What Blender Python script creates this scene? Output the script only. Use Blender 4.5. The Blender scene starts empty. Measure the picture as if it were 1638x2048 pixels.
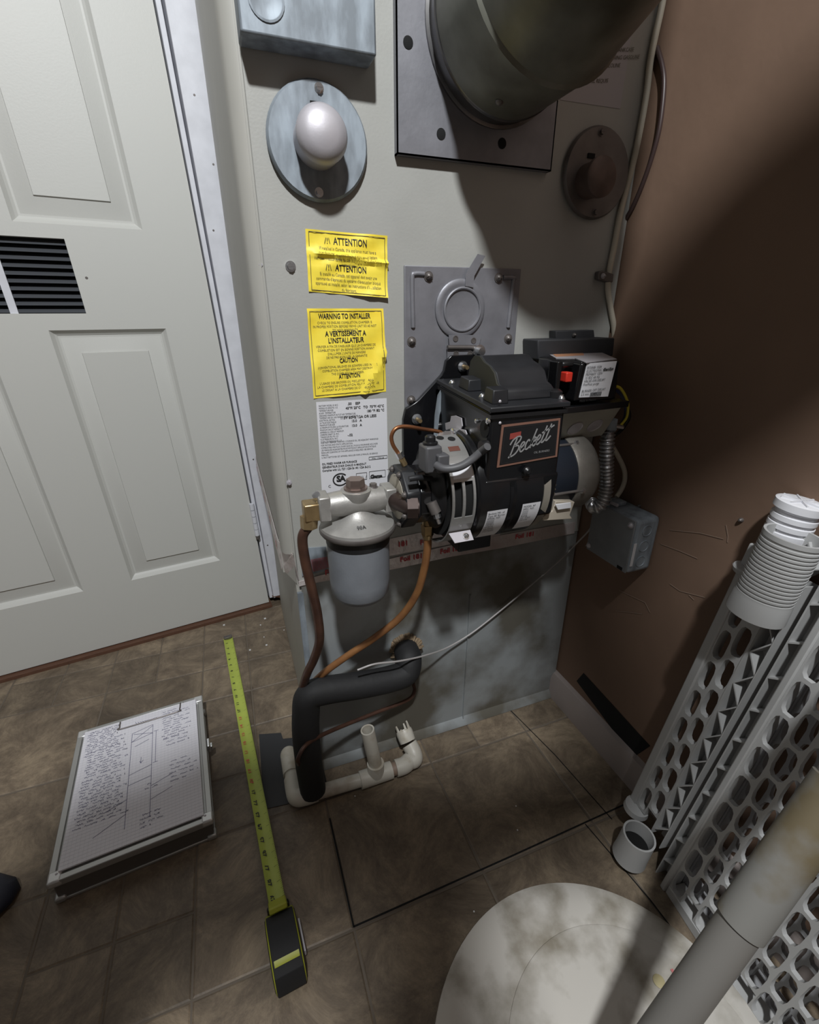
import bpy, bmesh, math, random
from mathutils import Vector, Matrix
random.seed(7)
SC = bpy.context.scene
COL = SC.collection

# ------------------------------------------------------------------ camera
W, H, F = 1638, 2048, 940.0
YAW, PIT = math.radians(20.73), math.radians(23.31)
CAM = Vector((0, 0, .88))
fw = Vector((math.sin(YAW)*math.cos(PIT), math.cos(YAW)*math.cos(PIT), -math.sin(PIT)))
rt = Vector((math.cos(YAW), -math.sin(YAW), 0))
up = rt.cross(fw)
cd = bpy.data.cameras.new('camera'); cam = bpy.data.objects.new('camera', cd); COL.objects.link(cam)
cam.matrix_world = Matrix(((rt.x, up.x, -fw.x, CAM.x), (rt.y, up.y, -fw.y, CAM.y), (rt.z, up.z, -fw.z, CAM.z), (0, 0, 0, 1)))
cd.sensor_fit = 'HORIZONTAL'; cd.sensor_width = 36; cd.lens = 36*F/W; cd.clip_start = .01
SC.camera = cam
# ------------------------------------------------------------------ world, lamp, exposure
wd = bpy.data.worlds.new('world'); SC.world = wd; wd.use_nodes = True
wd.node_tree.nodes['Background'].inputs[0].default_value = (.8, .85, 1, 1)
wd.node_tree.nodes['Background'].inputs[1].default_value = .02
LAMP = Vector((-.12, -.50, 2.27))
ld = bpy.data.lights.new('lamp_light', 'SPOT'); ld.energy = 160; ld.shadow_soft_size = .055; ld.color = (.96, .985, 1)
ld.spot_size = math.radians(160); ld.spot_blend = .45            # a shaded lamp: nothing goes up to the ceiling
lo = bpy.data.objects.new('lamp_light', ld); lo.location = LAMP; COL.objects.link(lo)
lo.rotation_euler = (Vector((.2, .7, .75))-LAMP).to_track_quat('-Z', 'Y').to_euler()
SC.view_settings.view_transform = 'Standard'; SC.view_settings.look = 'None'
SC.view_settings.gamma = 1; SC.view_settings.use_curve_mapping = False
SC.view_settings.exposure = 0.0

# ------------------------------------------------------------------ measuring
def at(px, py, ax, val):
    "world point where the sight line of a pixel of the photograph meets the real plane axis = val"
    d = rt*((px-W/2)/F) - up*((py-H/2)/F) + fw
    return CAM + d*((val-CAM[ax])/d[ax])
YF = .714                                   # furnace front plane
XW = .655                                   # right wall plane
def fz(px, py, d=0.0): return at(px, py, 1, YF-d)
def A3(l, ax, val): return [at(a, b, ax, val) for a, b in l]

# ------------------------------------------------------------------ materials
def nt(name):
    m = bpy.data.materials.new(name); m.use_nodes = True
    return m, m.node_tree.nodes, m.node_tree.links, m.node_tree.nodes['Principled BSDF']
def mat(name, col, rough=.6, metal=0, var=.0, scale=20, bump=0, bscale=60, col2=None, emit=0, coat=0, stretch=None, detail=4, ramp=(.3, .7)):
    m, N, L, P = nt(name)
    P.inputs['Base Color'].default_value = (*col, 1); P.inputs['Roughness'].default_value = rough
    P.inputs['Metallic'].default_value = metal
    if coat: P.inputs['Coat Weight'].default_value = coat
    if emit:
        P.inputs['Emission Color'].default_value = (*col, 1); P.inputs['Emission Strength'].default_value = emit
    if var or bump or col2:
        tc = N.new('ShaderNodeTexCoord'); mp = N.new('ShaderNodeMapping'); L.new(tc.outputs['Object'], mp.inputs[0])
        if stretch: mp.inputs['Scale'].default_value = stretch
    if var or col2:
        n = N.new('ShaderNodeTexNoise'); n.inputs['Scale'].default_value = scale; n.inputs['Detail'].default_value = detail
        L.new(mp.outputs[0], n.inputs[0])
        r = N.new('ShaderNodeValToRGB'); L.new(n.outputs[0], r.inputs[0])
        c2 = col2 or tuple(c*(1-var) for c in col)
        r.color_ramp.elements[0].position = ramp[0]; r.color_ramp.elements[1].position = ramp[1]
        r.color_ramp.elements[0].color = (*c2, 1); r.color_ramp.elements[1].color = (*col, 1)
        L.new(r.outputs[0], P.inputs['Base Color'])
    if bump:
        n2 = N.new('ShaderNodeTexNoise'); n2.inputs['Scale'].default_value = bscale; n2.inputs['Detail'].default_value = 5
        L.new(mp.outputs[0], n2.inputs[0])
        b = N.new('ShaderNodeBump'); b.inputs['Strength'].default_value = bump; b.inputs['Distance'].default_value = .004
        L.new(n2.outputs[0], b.inputs['Height']); L.new(b.outputs[0], P.inputs['Normal'])
    return m
M = {}
M['door'] = mat('door_paint', (.56, .56, .53), .5, bump=.05, bscale=260)
M['jamb'] = mat('jamb_paint', (.70, .71, .76), .4, var=.12, scale=30, bump=.08)
M['room'] = mat('room_paint', (.22, .21, .20), .8)
M['ceil'] = mat('ceiling_paint', (.30, .30, .30), .9)
M['brown'] = mat('brown_wall_paint', (.20, .125, .085), .75, var=.12, scale=9, bump=.35, bscale=14)
M['furn'] = mat('furnace_enamel', (.40, .40, .375), .42, var=.08, scale=12, bump=.06, bscale=300)
M['furnside'] = mat('furnace_side_enamel', (.40, .39, .355), .5, var=.08, scale=8)
M['galv'] = mat('galvanised_steel', (.32, .365, .41), .6, .25, col2=(.19, .215, .24), scale=55, bump=.05, bscale=120, detail=7, stretch=(1, 1, .35), ramp=(.38, .62))
M['plen'] = mat('stained_galvanised_plenum', (.37, .395, .405), .45, .3, col2=(.15, .14, .115), scale=6, detail=9, bump=.1, bscale=20, ramp=(.40, .58))
M['steel'] = mat('brushed_steel_plate', (.27, .27, .295), .48, .4, var=.25, scale=25, bump=.05, bscale=180)
M['satin'] = mat('satin_aluminium', (.50, .48, .51), .5, .35, bump=.03, bscale=400)
M['cast'] = mat('cast_zinc', (.42, .41, .39), .46, .5, var=.18, scale=60, bump=.07, bscale=300)
M['can'] = mat('grey_canister_paint', (.25, .27, .30), .5, .2, var=.15, scale=30, bump=.06, bscale=300)
M['dull'] = mat('dulled_oily_steel', (.20, .18, .17), .45, .5, var=.4, scale=20)
M['flue'] = mat('sooty_flue_metal', (.27, .275, .235), .42, .3, col2=(.085, .08, .06), scale=7, detail=9, ramp=(.36, .62), bump=.12, bscale=18)
M['black'] = mat('black_enamel', (.007, .007, .008), .22)
M['blackm'] = mat('black_plastic', (.011, .011, .012), .38)
M['blackcover'] = mat('dusty_black_cover', (.019, .020, .023), .45, var=.4, scale=30)
M['gripblack'] = mat('black_rubber_grip', (.012, .012, .013), .75)
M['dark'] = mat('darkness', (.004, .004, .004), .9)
M['rubber'] = mat('black_foam_insulation', (.014, .014, .015), .7, bump=.15, bscale=90)
M['grey'] = mat('grey_plastic', (.085, .085, .09), .5)
M['copper'] = mat('copper_tube_metal', (.50, .22, .10), .38, .8, col2=(.24, .10, .05), scale=30)
M['coppold'] = mat('brown_coated_copper', (.115, .055, .035), .4, .3, col2=(.06, .03, .022), scale=40)
M['copporange'] = mat('orange_coated_copper', (.36, .17, .06), .45, .3, col2=(.22, .095, .04), scale=30)
M['brass'] = mat('brass', (.52, .38, .20), .35, .8, var=.3, scale=60)
M['iron'] = mat('dark_iron_nipple', (.06, .04, .035), .5, .5, var=.3, scale=60)
M['chrome'] = mat('bright_zinc', (.75, .76, .78), .2, .95)
M['satinmetal'] = mat('spiral_steel', (.50, .50, .51), .3, .8)
M['motor'] = mat('grey_motor_casting', (.25, .235, .21), .45, .5, var=.2, scale=60, bump=.1, bscale=300)
M['blue'] = mat('blue_black_motor_shell', (.012, .016, .024), .35)
M['bronze'] = mat('bronze_motor_end', (.18, .15, .10), .4, .5, var=.2, scale=60)
M['pvc'] = mat('stained_white_pvc', (.58, .55, .48), .4, col2=(.36, .30, .22), scale=22, detail=8, ramp=(.3, .5))
M['cable'] = mat('cream_cable_jacket', (.58, .53, .43), .5, var=.15, scale=30)
M['browncable'] = mat('brown_cable_jacket', (.05, .03, .028), .4)
M['yellow'] = mat('yellow_sticker', (1.0, .80, .075), .5, col2=(.95, .68, .03), scale=14, ramp=(.25, .5))
M['paper'] = mat('white_sticker', (.70, .70, .73), .5)
M['dimpaper'] = mat('greyed_paper', (.42, .40, .42), .6)
M['ink'] = mat('black_ink', (.02, .02, .02), .6)
M['inkgrey'] = mat('grey_ink', (.10, .09, .05), .6)
M['inkblue'] = mat('blue_ink', (.06, .06, .16), .6)
M['red'] = mat('red_plastic', (.60, .035, .02), .4)
M['redink'] = mat('red_ink', (.55, .06, .07), .6)
M['copperink'] = mat('copper_ink', (.36, .19, .14), .35, .5)
M['silverink'] = mat('silver_ink', (.35, .35, .35), .4, .3)
M['foil'] = mat('aluminium_foil_tape', (.72, .68, .67), .33, .35, col2=(.55, .46, .44), scale=16, bump=.7, bscale=45)
M['foil'].name = 'foil_tape'
M['alu'] = mat('anodised_aluminium', (.46, .46, .45), .4, .7)
M['alulight'] = mat('light_aluminium_corner', (.66, .66, .66), .35, .6)
M['casedark'] = mat('brushed_grey_case_side', (.12, .11, .10), .5, .3)
M['sheet'] = mat('writing_paper', (.74, .73, .78), .8)
M['tapeyel'] = mat('yellow_green_tape_blade', (.44, .52, .09), .45, var=.1, scale=50)
M['tapecase'] = mat('tape_case_yellow', (.36, .38, .03), .45)
M['lid'] = mat('stained_white_plastic', (.60, .57, .52), .5, col2=(.27, .24, .19), scale=14, detail=12, ramp=(.36, .56), bump=.05)
M['pole'] = mat('grey_beige_pipe', (.20, .19, .175), .5, var=.1, scale=5)
M['polecup'] = mat('tape_stained_coupling', (.21, .205, .19), .55, col2=(.15, .12, .07), scale=14, detail=7, ramp=(.4, .56))
M['shelf'] = mat('grey_white_shelf_plastic', (.46, .46, .455), .5, var=.08, scale=10)
M['shelf2'] = mat('shaded_shelf_plastic', (.30, .30, .31), .5)  # same plastic for the rear panel, its shade put into the colour
M['base'] = mat('baseboard_paint', (.34, .29, .27), .6, var=.15, scale=10)
M['wood'] = mat('reddish_wood', (.13, .06, .035), .6, var=.3, scale=20, stretch=(2, 20, 20))
M['gypsum'] = mat('white_chips', (.7, .7, .7), .8)
M['ducttape'] = mat('black_cloth_tape', (.035, .036, .04), .65)
M['fluff'] = mat('frayed_fibre', (.30, .22, .14), .9, var=.5, scale=80)
M['slat'] = mat('grey_louvre_slat', (.075, .08, .09), .5)
M['orange'] = mat('orange_print', (.60, .30, .17), .5)
M['wirey'] = mat('yellow_wire', (.65, .55, .05), .4)
M['wireb'] = mat('blue_wire', (.03, .035, .09), .4)
M['shoe'] = mat('black_shoe_leather', (.008, .009, .018), .6)
# floor vinyl: mottled brown slate print
def floor_mat():
    m, N, L, P = nt('brown_slate_vinyl')
    g = N.new('ShaderNodeNewGeometry'); n1 = N.new('ShaderNodeTexNoise'); n1.inputs['Scale'].default_value = 9; n1.inputs['Detail'].default_value = 8
    n1.inputs['Roughness'].default_value = .82; n1.inputs['Distortion'].default_value = .6
    L.new(g.outputs['Position'], n1.inputs[0])
    r = N.new('ShaderNodeValToRGB'); L.new(n1.outputs[0], r.inputs[0]); e = r.color_ramp.elements
    e[0].position = .30; e[0].color = (.068, .050, .034, 1); e[1].position = .68; e[1].color = (.30, .235, .16, 1)
    q = e.new(.48); q.color = (.155, .118, .082, 1)
    oi = N.new('ShaderNodeObjectInfo'); mr = N.new('ShaderNodeMapRange'); mr.inputs[3].default_value = .82; mr.inputs[4].default_value = 1.12
    L.new(oi.outputs['Random'], mr.inputs[0])
    mx = N.new('ShaderNodeMix'); mx.data_type = 'RGBA'; mx.blend_type = 'MULTIPLY'; mx.inputs[0].default_value = 1
    L.new(r.outputs[0], mx.inputs[6]); L.new(mr.outputs[0], mx.inputs[7]); L.new(mx.outputs[2], P.inputs['Base Color'])
    n2 = N.new('ShaderNodeTexNoise'); n2.inputs['Scale'].default_value = 45; n2.inputs['Detail'].default_value = 6; L.new(g.outputs['Position'], n2.inputs[0])
    b = N.new('ShaderNodeBump'); b.inputs['Strength'].default_value = .18; b.inputs['Distance'].default_value = .004
    L.new(n2.outputs[0], b.inputs['Height']); L.new(b.outputs[0], P.inputs['Normal']); P.inputs['Roughness'].default_value = .5
    return m
M['floor'] = floor_mat()
M['grout'] = mat('printed_joint', (.135, .110, .085), .7)

# ------------------------------------------------------------------ objects
ORG = {}
def thing(name, label, cat, loc=(0, 0, 0), group=None, kind=None):
    o = bpy.data.objects.new(name, None); COL.objects.link(o); o.location = loc; o.empty_display_size = .05
    ORG[o] = Vector(loc)
    if label: o['label'] = label
    if cat: o['category'] = cat
    if group: o['group'] = group
    if kind: o['kind'] = kind
    return o
def tag(o, label, cat, group=None):
    o['label'] = label; o['category'] = cat
    if group: o['group'] = group
    return o
class MB:
    def __init__(s): s.v = []; s.f = []; s.sm = []
    def add(s, vs, fs, smooth=False):
        b = len(s.v); s.v += [Vector(v) for v in vs]
        for f in fs: s.f.append([b+i for i in f]); s.sm.append(smooth)
        return s
    def hexa(s, p):                        # 4 points + 4 points (matching order)
        return s.add(p, [(0, 1, 2, 3), (7, 6, 5, 4), (0, 4, 5, 1), (1, 5, 6, 2), (2, 6, 7, 3), (3, 7, 4, 0)])
    def box(s, x0, y0, z0, x1, y1, z1):
        return s.hexa([(x0, y0, z0), (x1, y0, z0), (x1, y1, z0), (x0, y1, z0), (x0, y0, z1), (x1, y0, z1), (x1, y1, z1), (x0, y1, z1)])
    def obox(s, c, ax, ay, az):            # oriented box: centre and three half vectors
        c, ax, ay, az = map(Vector, (c, ax, ay, az))
        return s.hexa([c-ax-ay-az, c+ax-ay-az, c+ax+ay-az, c-ax+ay-az, c-ax-ay+az, c+ax-ay+az, c+ax+ay+az, c-ax+ay+az])
    def prism(s, pts, off, smooth=False):  # polygon extruded by a vector
        n = len(pts); pts = [Vector(p) for p in pts]; off = Vector(off)
        s.add(pts+[p+off for p in pts], [tuple(range(n))[::-1], tuple(range(n, 2*n))])
        b = len(s.v)-2*n
        for i in range(n):
            s.f.append([b+i, b+(i+1) % n, b+n+(i+1) % n, b+n+i]); s.sm.append(smooth)
        return s
    def rings(s, rs, cap=True, smooth=True, close=False):
        n = len(rs[0]); b = len(s.v); s.v += [Vector(p) for r in rs for p in r]
        k = len(rs)
        for j in range(k if close else k-1):
            j2 = (j+1) % k
            for i in range(n):
                s.f.append([b+j*n+i, b+j*n+(i+1) % n, b+j2*n+(i+1) % n, b+j2*n+i]); s.sm.append(smooth)
        if cap and not close:
            s.f.append([b+i for i in range(n)][::-1]); s.sm.append(False)
            s.f.append([b+(k-1)*n+i for i in range(n)]); s.sm.append(False)
        return s
    def lathe(s, c, axis, prof, n=32, cap=True, smooth=True):   # prof: (distance along axis, radius)
        c = Vector(c); a = Vector(axis).normalized()
        u = a.orthogonal().normalized(); w = a.cross(u)
        rs = [[c+a*h+(u*math.cos(t)+w*math.sin(t))*r for t in [2*math.pi*i/n for i in range(n)]] for h, r in prof]
        return s.rings(rs, cap, smooth)
    def cyl(s, p0, p1, r, n=20, r1=None):
        p0, p1 = Vector(p0), Vector(p1)
        return s.lathe(p0, p1-p0, [(0, r), ((p1-p0).length, r if r1 is None else r1)], n)
    def tube(s, pts, r, n=12, sub=6, rr=None, cap=True):
        P = smooth_path(pts, sub) if sub > 1 else [Vector(p) for p in pts]
        rs = []; T0 = (P[1]-P[0]).normalized(); u = T0.orthogonal().normalized()
        for i, p in enumerate(P):
            T = (P[min(i+1, len(P)-1)]-P[max(i-1, 0)]).normalized()
            u = (u-T*u.dot(T)).normalized(); w = T.cross(u)
            q = rr(i/(len(P)-1)) if rr else r
            rs.append([p+(u*math.cos(t)+w*math.sin(t))*q for t in [2*math.pi*k/n for k in range(n)]])
        return s.rings(rs, cap)
    def nut(s, p0, p1, r, r1=None): 
        p0, p1 = Vector(p0), Vector(p1)
        return s.lathe(p0, p1-p0, [(0, r), ((p1-p0).length, r if r1 is None else r1)], 6, smooth=False)
    def dome(s, c, axis, r, h, n=24, k=6):
        return s.lathe(c, axis, [(h*math.sin(a), max(r*math.cos(a), r*.02)) for a in [math.pi/2*i/k for i in range(k+1)]], n)
    def build(s, name, m, parent=None, bevel=0, seg=2, kind=None, fix=True):
        o0 = Vector((0, 0, 0)); p = parent
        if parent is not None: o0 = ORG.get(parent, Vector((0, 0, 0)))
        me = bpy.data.meshes.new(name)
        if parent is None:
            o0 = Vector((0, 0, 0))
        me.from_pydata([v-o0 for v in s.v], [], s.f); me.update()
        if fix:
            bm = bmesh.new(); bm.from_mesh(me); bmesh.ops.recalc_face_normals(bm, faces=bm.faces); bm.to_mesh(me); bm.free()
        me.polygons.foreach_set('use_smooth', s.sm); me.set_sharp_from_angle(angle=math.radians(42))
        me.materials.append(M[m] if isinstance(m, str) else m)
        o = bpy.data.objects.new(name, me); COL.objects.link(o)
        if parent is not None: o.parent = parent
        ORG[o] = o0
        if bevel:
            b = o.modifiers.new('bevel', 'BEVEL'); b.width = bevel; b.segments = seg; b.limit_method = 'ANGLE'; b.angle_limit = math.radians(40)
        if kind: o['kind'] = kind
        return o
def smooth_path(pts, sub):
    P = [Vector(p) for p in pts]; Q = [P[0]*2-P[1]]+P+[P[-1]*2-P[-2]]; out = []
    for i in range(1, len(Q)-2):
        a, b, c, d = Q[i-1:i+3]
        for k in range(sub):
            t = k/sub
            out.append(.5*((2*b)+(-a+c)*t+(2*a-5*b+4*c-d)*t*t+(-a+3*b-3*c+d)*t**3))
    out.append(P[-1]); return out
def bx(name, m, parent, *a, bevel=0, kind=None): return MB().box(*a).build(name, m, parent, bevel, kind=kind)
def text(body, size, org, xd, yd, m, parent, name='lettering', align='LEFT', shear=0, bold=0, space=1.0, line=1.0, xs=1.0, warp=None, fit=None):
    cu = bpy.data.curves.new('t', 'FONT'); cu.body = body; cu.size = size; cu.align_x = align; cu.shear = shear
    cu.offset = bold; cu.space_character = space; cu.space_line = line; cu.resolution_u = 2 if size < .02 else 4; cu.fill_mode = 'FRONT'
    t = bpy.data.objects.new('t', cu); COL.objects.link(t); bpy.context.view_layer.update()
    me = bpy.data.meshes.new_from_object(t, depsgraph=bpy.context.evaluated_depsgraph_get())
    bpy.data.objects.remove(t); bpy.data.curves.remove(cu)
    if fit:
        xx = [v.co.x for v in me.vertices]; xs = fit/max(1e-6, max(xx)-min(xx))
    org, xd, yd = Vector(org), Vector(xd).normalized(), Vector(yd).normalized(); zn = xd.cross(yd)
    o0 = ORG.get(parent, Vector((0, 0, 0)))
    for v in me.vertices:
        p = org+xd*v.co.x*xs+yd*v.co.y+zn*.0004
        if warp: p = warp(p)
        v.co = p-o0
    me.materials.clear(); me.materials.append(M[m]); me.name = name
    o = bpy.data.objects.new(name, me); COL.objects.link(o); o.parent = parent; ORG[o] = o0
    return o
def struct(o): o['kind'] = 'structure'; return o
def strip(mb, pts, wd, nrm, h=0):          # flat ribbon of width wd along pts, lying against nrm
    nrm = Vector(nrm).normalized(); P = [Vector(p) for p in pts]; L = []; R = []
    for i, p in enumerate(P):
        T = (P[min(i+1, len(P)-1)]-P[max(i-1, 0)]).normalized(); s = T.cross(nrm).normalized()*wd/2
        L.append(p-s); R.append(p+s)
    n = len(P); hv = nrm*(h or .0004)
    mb.add(L+R+[q+hv for q in L]+[q+hv for q in R],
           [(i, i+1, n+i+1, n+i) for i in range(n-1)]+[(2*n+i, 3*n+i, 3*n+i+1, 2*n+i+1) for i in range(n-1)] +
           [(i, 2*n+i, 2*n+i+1, i+1) for i in range(n-1)]+[(n+i, n+i+1, 3*n+i+1, 3*n+i) for i in range(n-1)]+[(0, n, 3*n, 2*n), (n-1, 3*n-1, 4*n-1, 2*n-1)][:1])
    return mb
X, Y, Z = Vector((1, 0, 0)), Vector((0, 1, 0)), Vector((0, 0, 1))

# ================================================================== THE SETTING
fl = MB().box(-1.4, -1.3, -.05, XW+.1, 1.75, -.0012).build('floor', 'grout'); struct(fl)
# tiles: 23 cm module, some printed as quarters; the joint is a shallow recess
GX = [-1.31, -1.08, -.85, -.62, -.391, -.166, .066, .292, .525, .66]
GY = [-1.2, -.97, -.74, -.51, -.28, -.05, .185, .416, .64, .874, 1.108, 1.34, 1.57]
tile_cache = {}
def tile(x0, x1, y0, y1, g=.0035):
    w, d = round(x1-x0, 3), round(y1-y0, 3); k = (w, d)
    if k not in tile_cache:
        a, b, c = w/2-g/2, d/2-g/2, .0022
        me = bpy.data.meshes.new('tile')
        lo_ = [(-a, -b, -.0012), (a, -b, -.0012), (a, b, -.0012), (-a, b, -.0012)]
        hi = [(-a+c, -b+c, 0), (a-c, -b+c, 0), (a-c, b-c, 0), (-a+c, b-c, 0)]
        me.from_pydata(lo_+hi, [], [(4, 5, 6, 7), (0, 1, 5, 4), (1, 2, 6, 5), (2, 3, 7, 6), (3, 0, 4, 7)]); me.materials.append(M['floor'])
        tile_cache[k] = me
    o = bpy.data.objects.new('tile', tile_cache[k]); COL.objects.link(o); o.parent = fl; o.location = ((x0+x1)/2, (y0+y1)/2, 0)
for i in range(len(GX)-1):
    for j in range(len(GY)-1):
        x0, x1, y0, y1 = GX[i], GX[i+1], GY[j], GY[j+1]
        h = (i*7+j*5) % 9
        if i == len(GX)-2: tile(x0, x1, y0, y1)
        elif (i, j) in ((5, 8), (5, 9), (5, 10), (7, 8), (3, 10), (4, 10)) or (h == 0 and j > 6):
            xm, ym = (x0+x1)/2, (y0+y1)/2
            for a, b in ((x0, xm), (xm, x1)):
                for c, d in ((y0, ym), (ym, y1)): tile(a, b, c, d, .0025)
        elif h == 4:
            xm = (x0+x1)/2; tile(x0, xm, y0, y1, .0025); tile(xm, x1, y0, y1, .0025)
        else: tile(x0, x1, y0, y1)
sm = MB()                                            # open seams between the vinyl sheets
strip(sm, [(.0665, .60, .0002), (.066, .418, .0002)], .0028, Z, .0003); strip(sm, [(.066, .419, .0002), (.35, .421, .0002), (.64, .425, .0002)], .0028, Z, .0003)
strip(sm, [(.523, .714, .0002), (.548, .564, .0002), (.562, .41, .0002)], .002, Z, .0003); strip(sm, [(.509, .421, .0002), (.525, .284, .0002), (.53, .10, .0002)], .002, Z, .0003)
sm.build('seam', 'dark', fl, fix=False)

rw = struct(MB().box(XW, -1.3, 0, XW+.1, 1.75, 2.4).build('wall_right', 'brown'))
struct(MB().box(-1.5, -1.3, 0, -1.4, 1.75, 2.4).build('wall_left', 'room'))
struct(MB().box(-1.4, -1.4, 0, XW, -1.3, 2.4).build('wall_front', 'room'))
struct(MB().box(-1.5, -1.4, 2.4, XW+.1, 1.75, 2.5).build('ceiling', 'ceil'))
# scuffs, nails and an unpainted dark band low on the brown wall
sc_ = MB()
for pl in ([(1232,1035),(1262,1033),(1290,1034)], [(1340,1060),(1400,1066),(1447,1078)], [(1452,1050),(1456,1072),(1455,1085)], [(1322,1088),(1360,1102),(1395,1117)],
           [(1340,1168),(1360,1182),(1410,1195)], [(1238,1180),(1262,1192),(1290,1205),(1300,1225)], [(1378,1190),(1388,1200)], [(1232,1222),(1262,1225),(1284,1228)]):
    strip(sc_, A3(pl, 0, XW-.0004), .0013, -X, .0004)
sc_.build('scuff_mark', mat('scraped_paint', (.25, .175, .13), .8), rw, fix=False)
for p in ((1279,1012),(1308,1066),(1483,1040)):
    q = at(*p, 0, XW); MB().lathe(q, -X, [(0, .0035), (.003, .003), (.005, .0015)], 10).build('nail_head', 'dull', rw)
MB().prism(A3([(1153,1362),(1167,1346),(1300,1492),(1266,1515)], 0, XW-.0008), (.0006, 0, 0)).build('unpainted_strip', 'dark', rw)

bb = MB().prism([(XW, -1.2, 0), (XW-.016, -1.2, 0), (XW-.016, -1.2, .055), (XW-.010, -1.2, .068), (XW, -1.2, .072)], (0, 1.93, 0)).build('baseboard_right', 'base'); struct(bb)

# door wall: a little out of square with the furnace, and out of plumb
DA = math.radians(8.3); DO = Vector((.03, 1.358, 0)); DS = Vector((math.cos(DA), math.sin(DA), 0)); DN = Vector((math.sin(DA), -math.cos(DA), 0))
def dp(s, z, d=0, lean=.042): return DO+DS*(s-lean*z)+DN*d+Z*z
def dbox(mb, s0, z0, s1, z1, d0, d1, lean=.042):
    mb.hexa([dp(s0, z0, d0, lean), dp(s1, z0, d0, lean), dp(s1, z0, d1, lean), dp(s0, z0, d1, lean), dp(s0, z1, d0, lean), dp(s1, z1, d0, lean), dp(s1, z1, d1, lean), dp(s0, z1, d1, lean)]); return mb
wb = MB(); dbox(wb, -1.6, 0, -.90, 2.4, -.12, -.01, 0); dbox(wb, -.90, 2.06, .10, 2.4, -.12, -.01, 0); dbox(wb, .075, 0, .72, 2.4, -.12, -.012, 0); dbox(wb, -.9, 0, .1, 2.06, -.12, -.10, 0)
struct(wb.build('wall_back', 'room'))
door = thing('door_1', None, None, DO, kind='structure')
def dpart(name, m, fn, parent=door, bevel=0):
    mb = MB(); fn(mb); return mb.build(name, m, parent, bevel)
DW = -.80
cols = [(-.687, -.457), (-.346, -.115)]
rows = [(.198, .838), (1.042, 1.78)]
def leaf(mb):
    for s0, s1 in ((DW, cols[0][0]), (cols[0][1], cols[1][0]), (cols[1][1], -.001)):
        dbox(mb, s0, rows[0][0], s1, rows[0][1], -.035, 0); dbox(mb, s0, rows[1][0], s1, rows[1][1], -.035, 0)
    dbox(mb, DW, .012, -.001, rows[0][0], -.035, 0); dbox(mb, DW, rows[1][1], -.001, 2.0, -.035, 0)
    dbox(mb, DW, rows[0][1], -.001, .872, -.035, 0); dbox(mb, DW, 1.016, -.001, rows[1][0], -.035, 0)
    dbox(mb, DW, .872, -.53, 1.016, -.035, 0); dbox(mb, -.267, .872, -.001, 1.016, -.035, 0)
lf = dpart('door_leaf', 'door', leaf)
for s0, s1 in cols:
    for z0, z1 in rows:
        mb = MB(); L_ = [(0, 0), (.007, -.009), (.012, -.0125), (.016, -.0125), (.048, -.0025), (.0490, .0005)]
        for k in range(len(L_)-1):
            (a, da), (b, db) = L_[k], L_[k+1]
            o_ = [dp(s0+a, z0+a, da), dp(s1-a, z0+a, da), dp(s1-a, z1-a, da), dp(s0+a, z1-a, da)]
            i_ = [dp(s0+b, z0+b, db), dp(s1-b, z0+b, db), dp(s1-b, z1-b, db), dp(s0+b, z1-b, db)]
            mb.add(o_+i_, [(q, (q+1) % 4, 4+(q+1) % 4, 4+q) for q in range(4)])
        b = L_[-1][0]; mb.add([dp(s0+b, z0+b, L_[-1][1]), dp(s1-b, z0+b, L_[-1][1]), dp(s1-b, z1-b, L_[-1][1]), dp(s0+b, z1-b, L_[-1][1])], [(0, 1, 2, 3)])
        dbox(mb, s0, z0, s1, z1, -.03, -.015)
        mb.build('panel', 'door', door)
vent = dpart('vent_grille', 'dark', lambda m_: dbox(m_, -.53, .872, -.267, 1.016, -.034, -.030))
for k in range(10):
    z = .8805+k*.0145; mb = MB(); p = [dp(-.53, z-.007, -.008), dp(-.267, z-.007, -.008), dp(-.267, z+.0065, -.026), dp(-.53, z+.0065, -.026)]
    mb.prism(p, DN*.0016); mb.build('slat', 'slat', vent)
mb = MB(); dbox(mb, -.402, .872, -.388, 1.016, -.010, -.004); mb.build('centre_bar', 'jamb', vent)
for sz in ((-.240, .930), (-.238, .934)):
    pass
MB().lathe(dp(-.247, .943, 0), DN, [(0, .003), (.0006, .0025)], 7).build('chip', 'dull', door)
hg = MB()
for k in range(5): hg.cyl(dp(.002, .256+k*.021, .005), dp(.002, .275+k*.021, .005), .0068, 14)
hg.dome(dp(.002, .256, .005), -Z, .0055, .006, 12)
hg = hg.build('hinge', 'jamb', door)
MB().cyl(dp(.002, .244, .005), dp(.002, .254, .005), .0062, 12).build('pin', 'dull', hg)
jb = thing('trim_1', None, None, DO, kind='structure')
mb = MB(); dbox(mb, .004, .022, .015, 2.05, -.04, -.004); dbox(mb, .015, .024, .080, 2.05, -.04, .0045, .038); mb.build('casing', 'jamb', jb, .0015)
for sz in ((.052, .555), (.048, .63), (.069, .62), (.028, .49), (.055, 1.18), (.03, 1.05), (.04, 1.3), (.062, .88), (.025, .215)):
    MB().lathe(dp(sz[0], sz[1], .0044, .038), DN, [(0, .0026), (.0006, .0022)], 6).build('nail_mark', 'dull', jb)
mb = MB(); mb.prism([dp(.012, .03, .005), dp(.03, .022, .005), (dp(.05, .005, .005)), dp(.07, .004, .005), dp(.075, .028, .005)], -DN*.03); mb.build('bare_wood', 'wood', jb)
mb = MB(); dbox(mb, DW, .0, .004, .009, -.09, .016, 0); struct(mb.build('trim_2', 'wood'))

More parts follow.
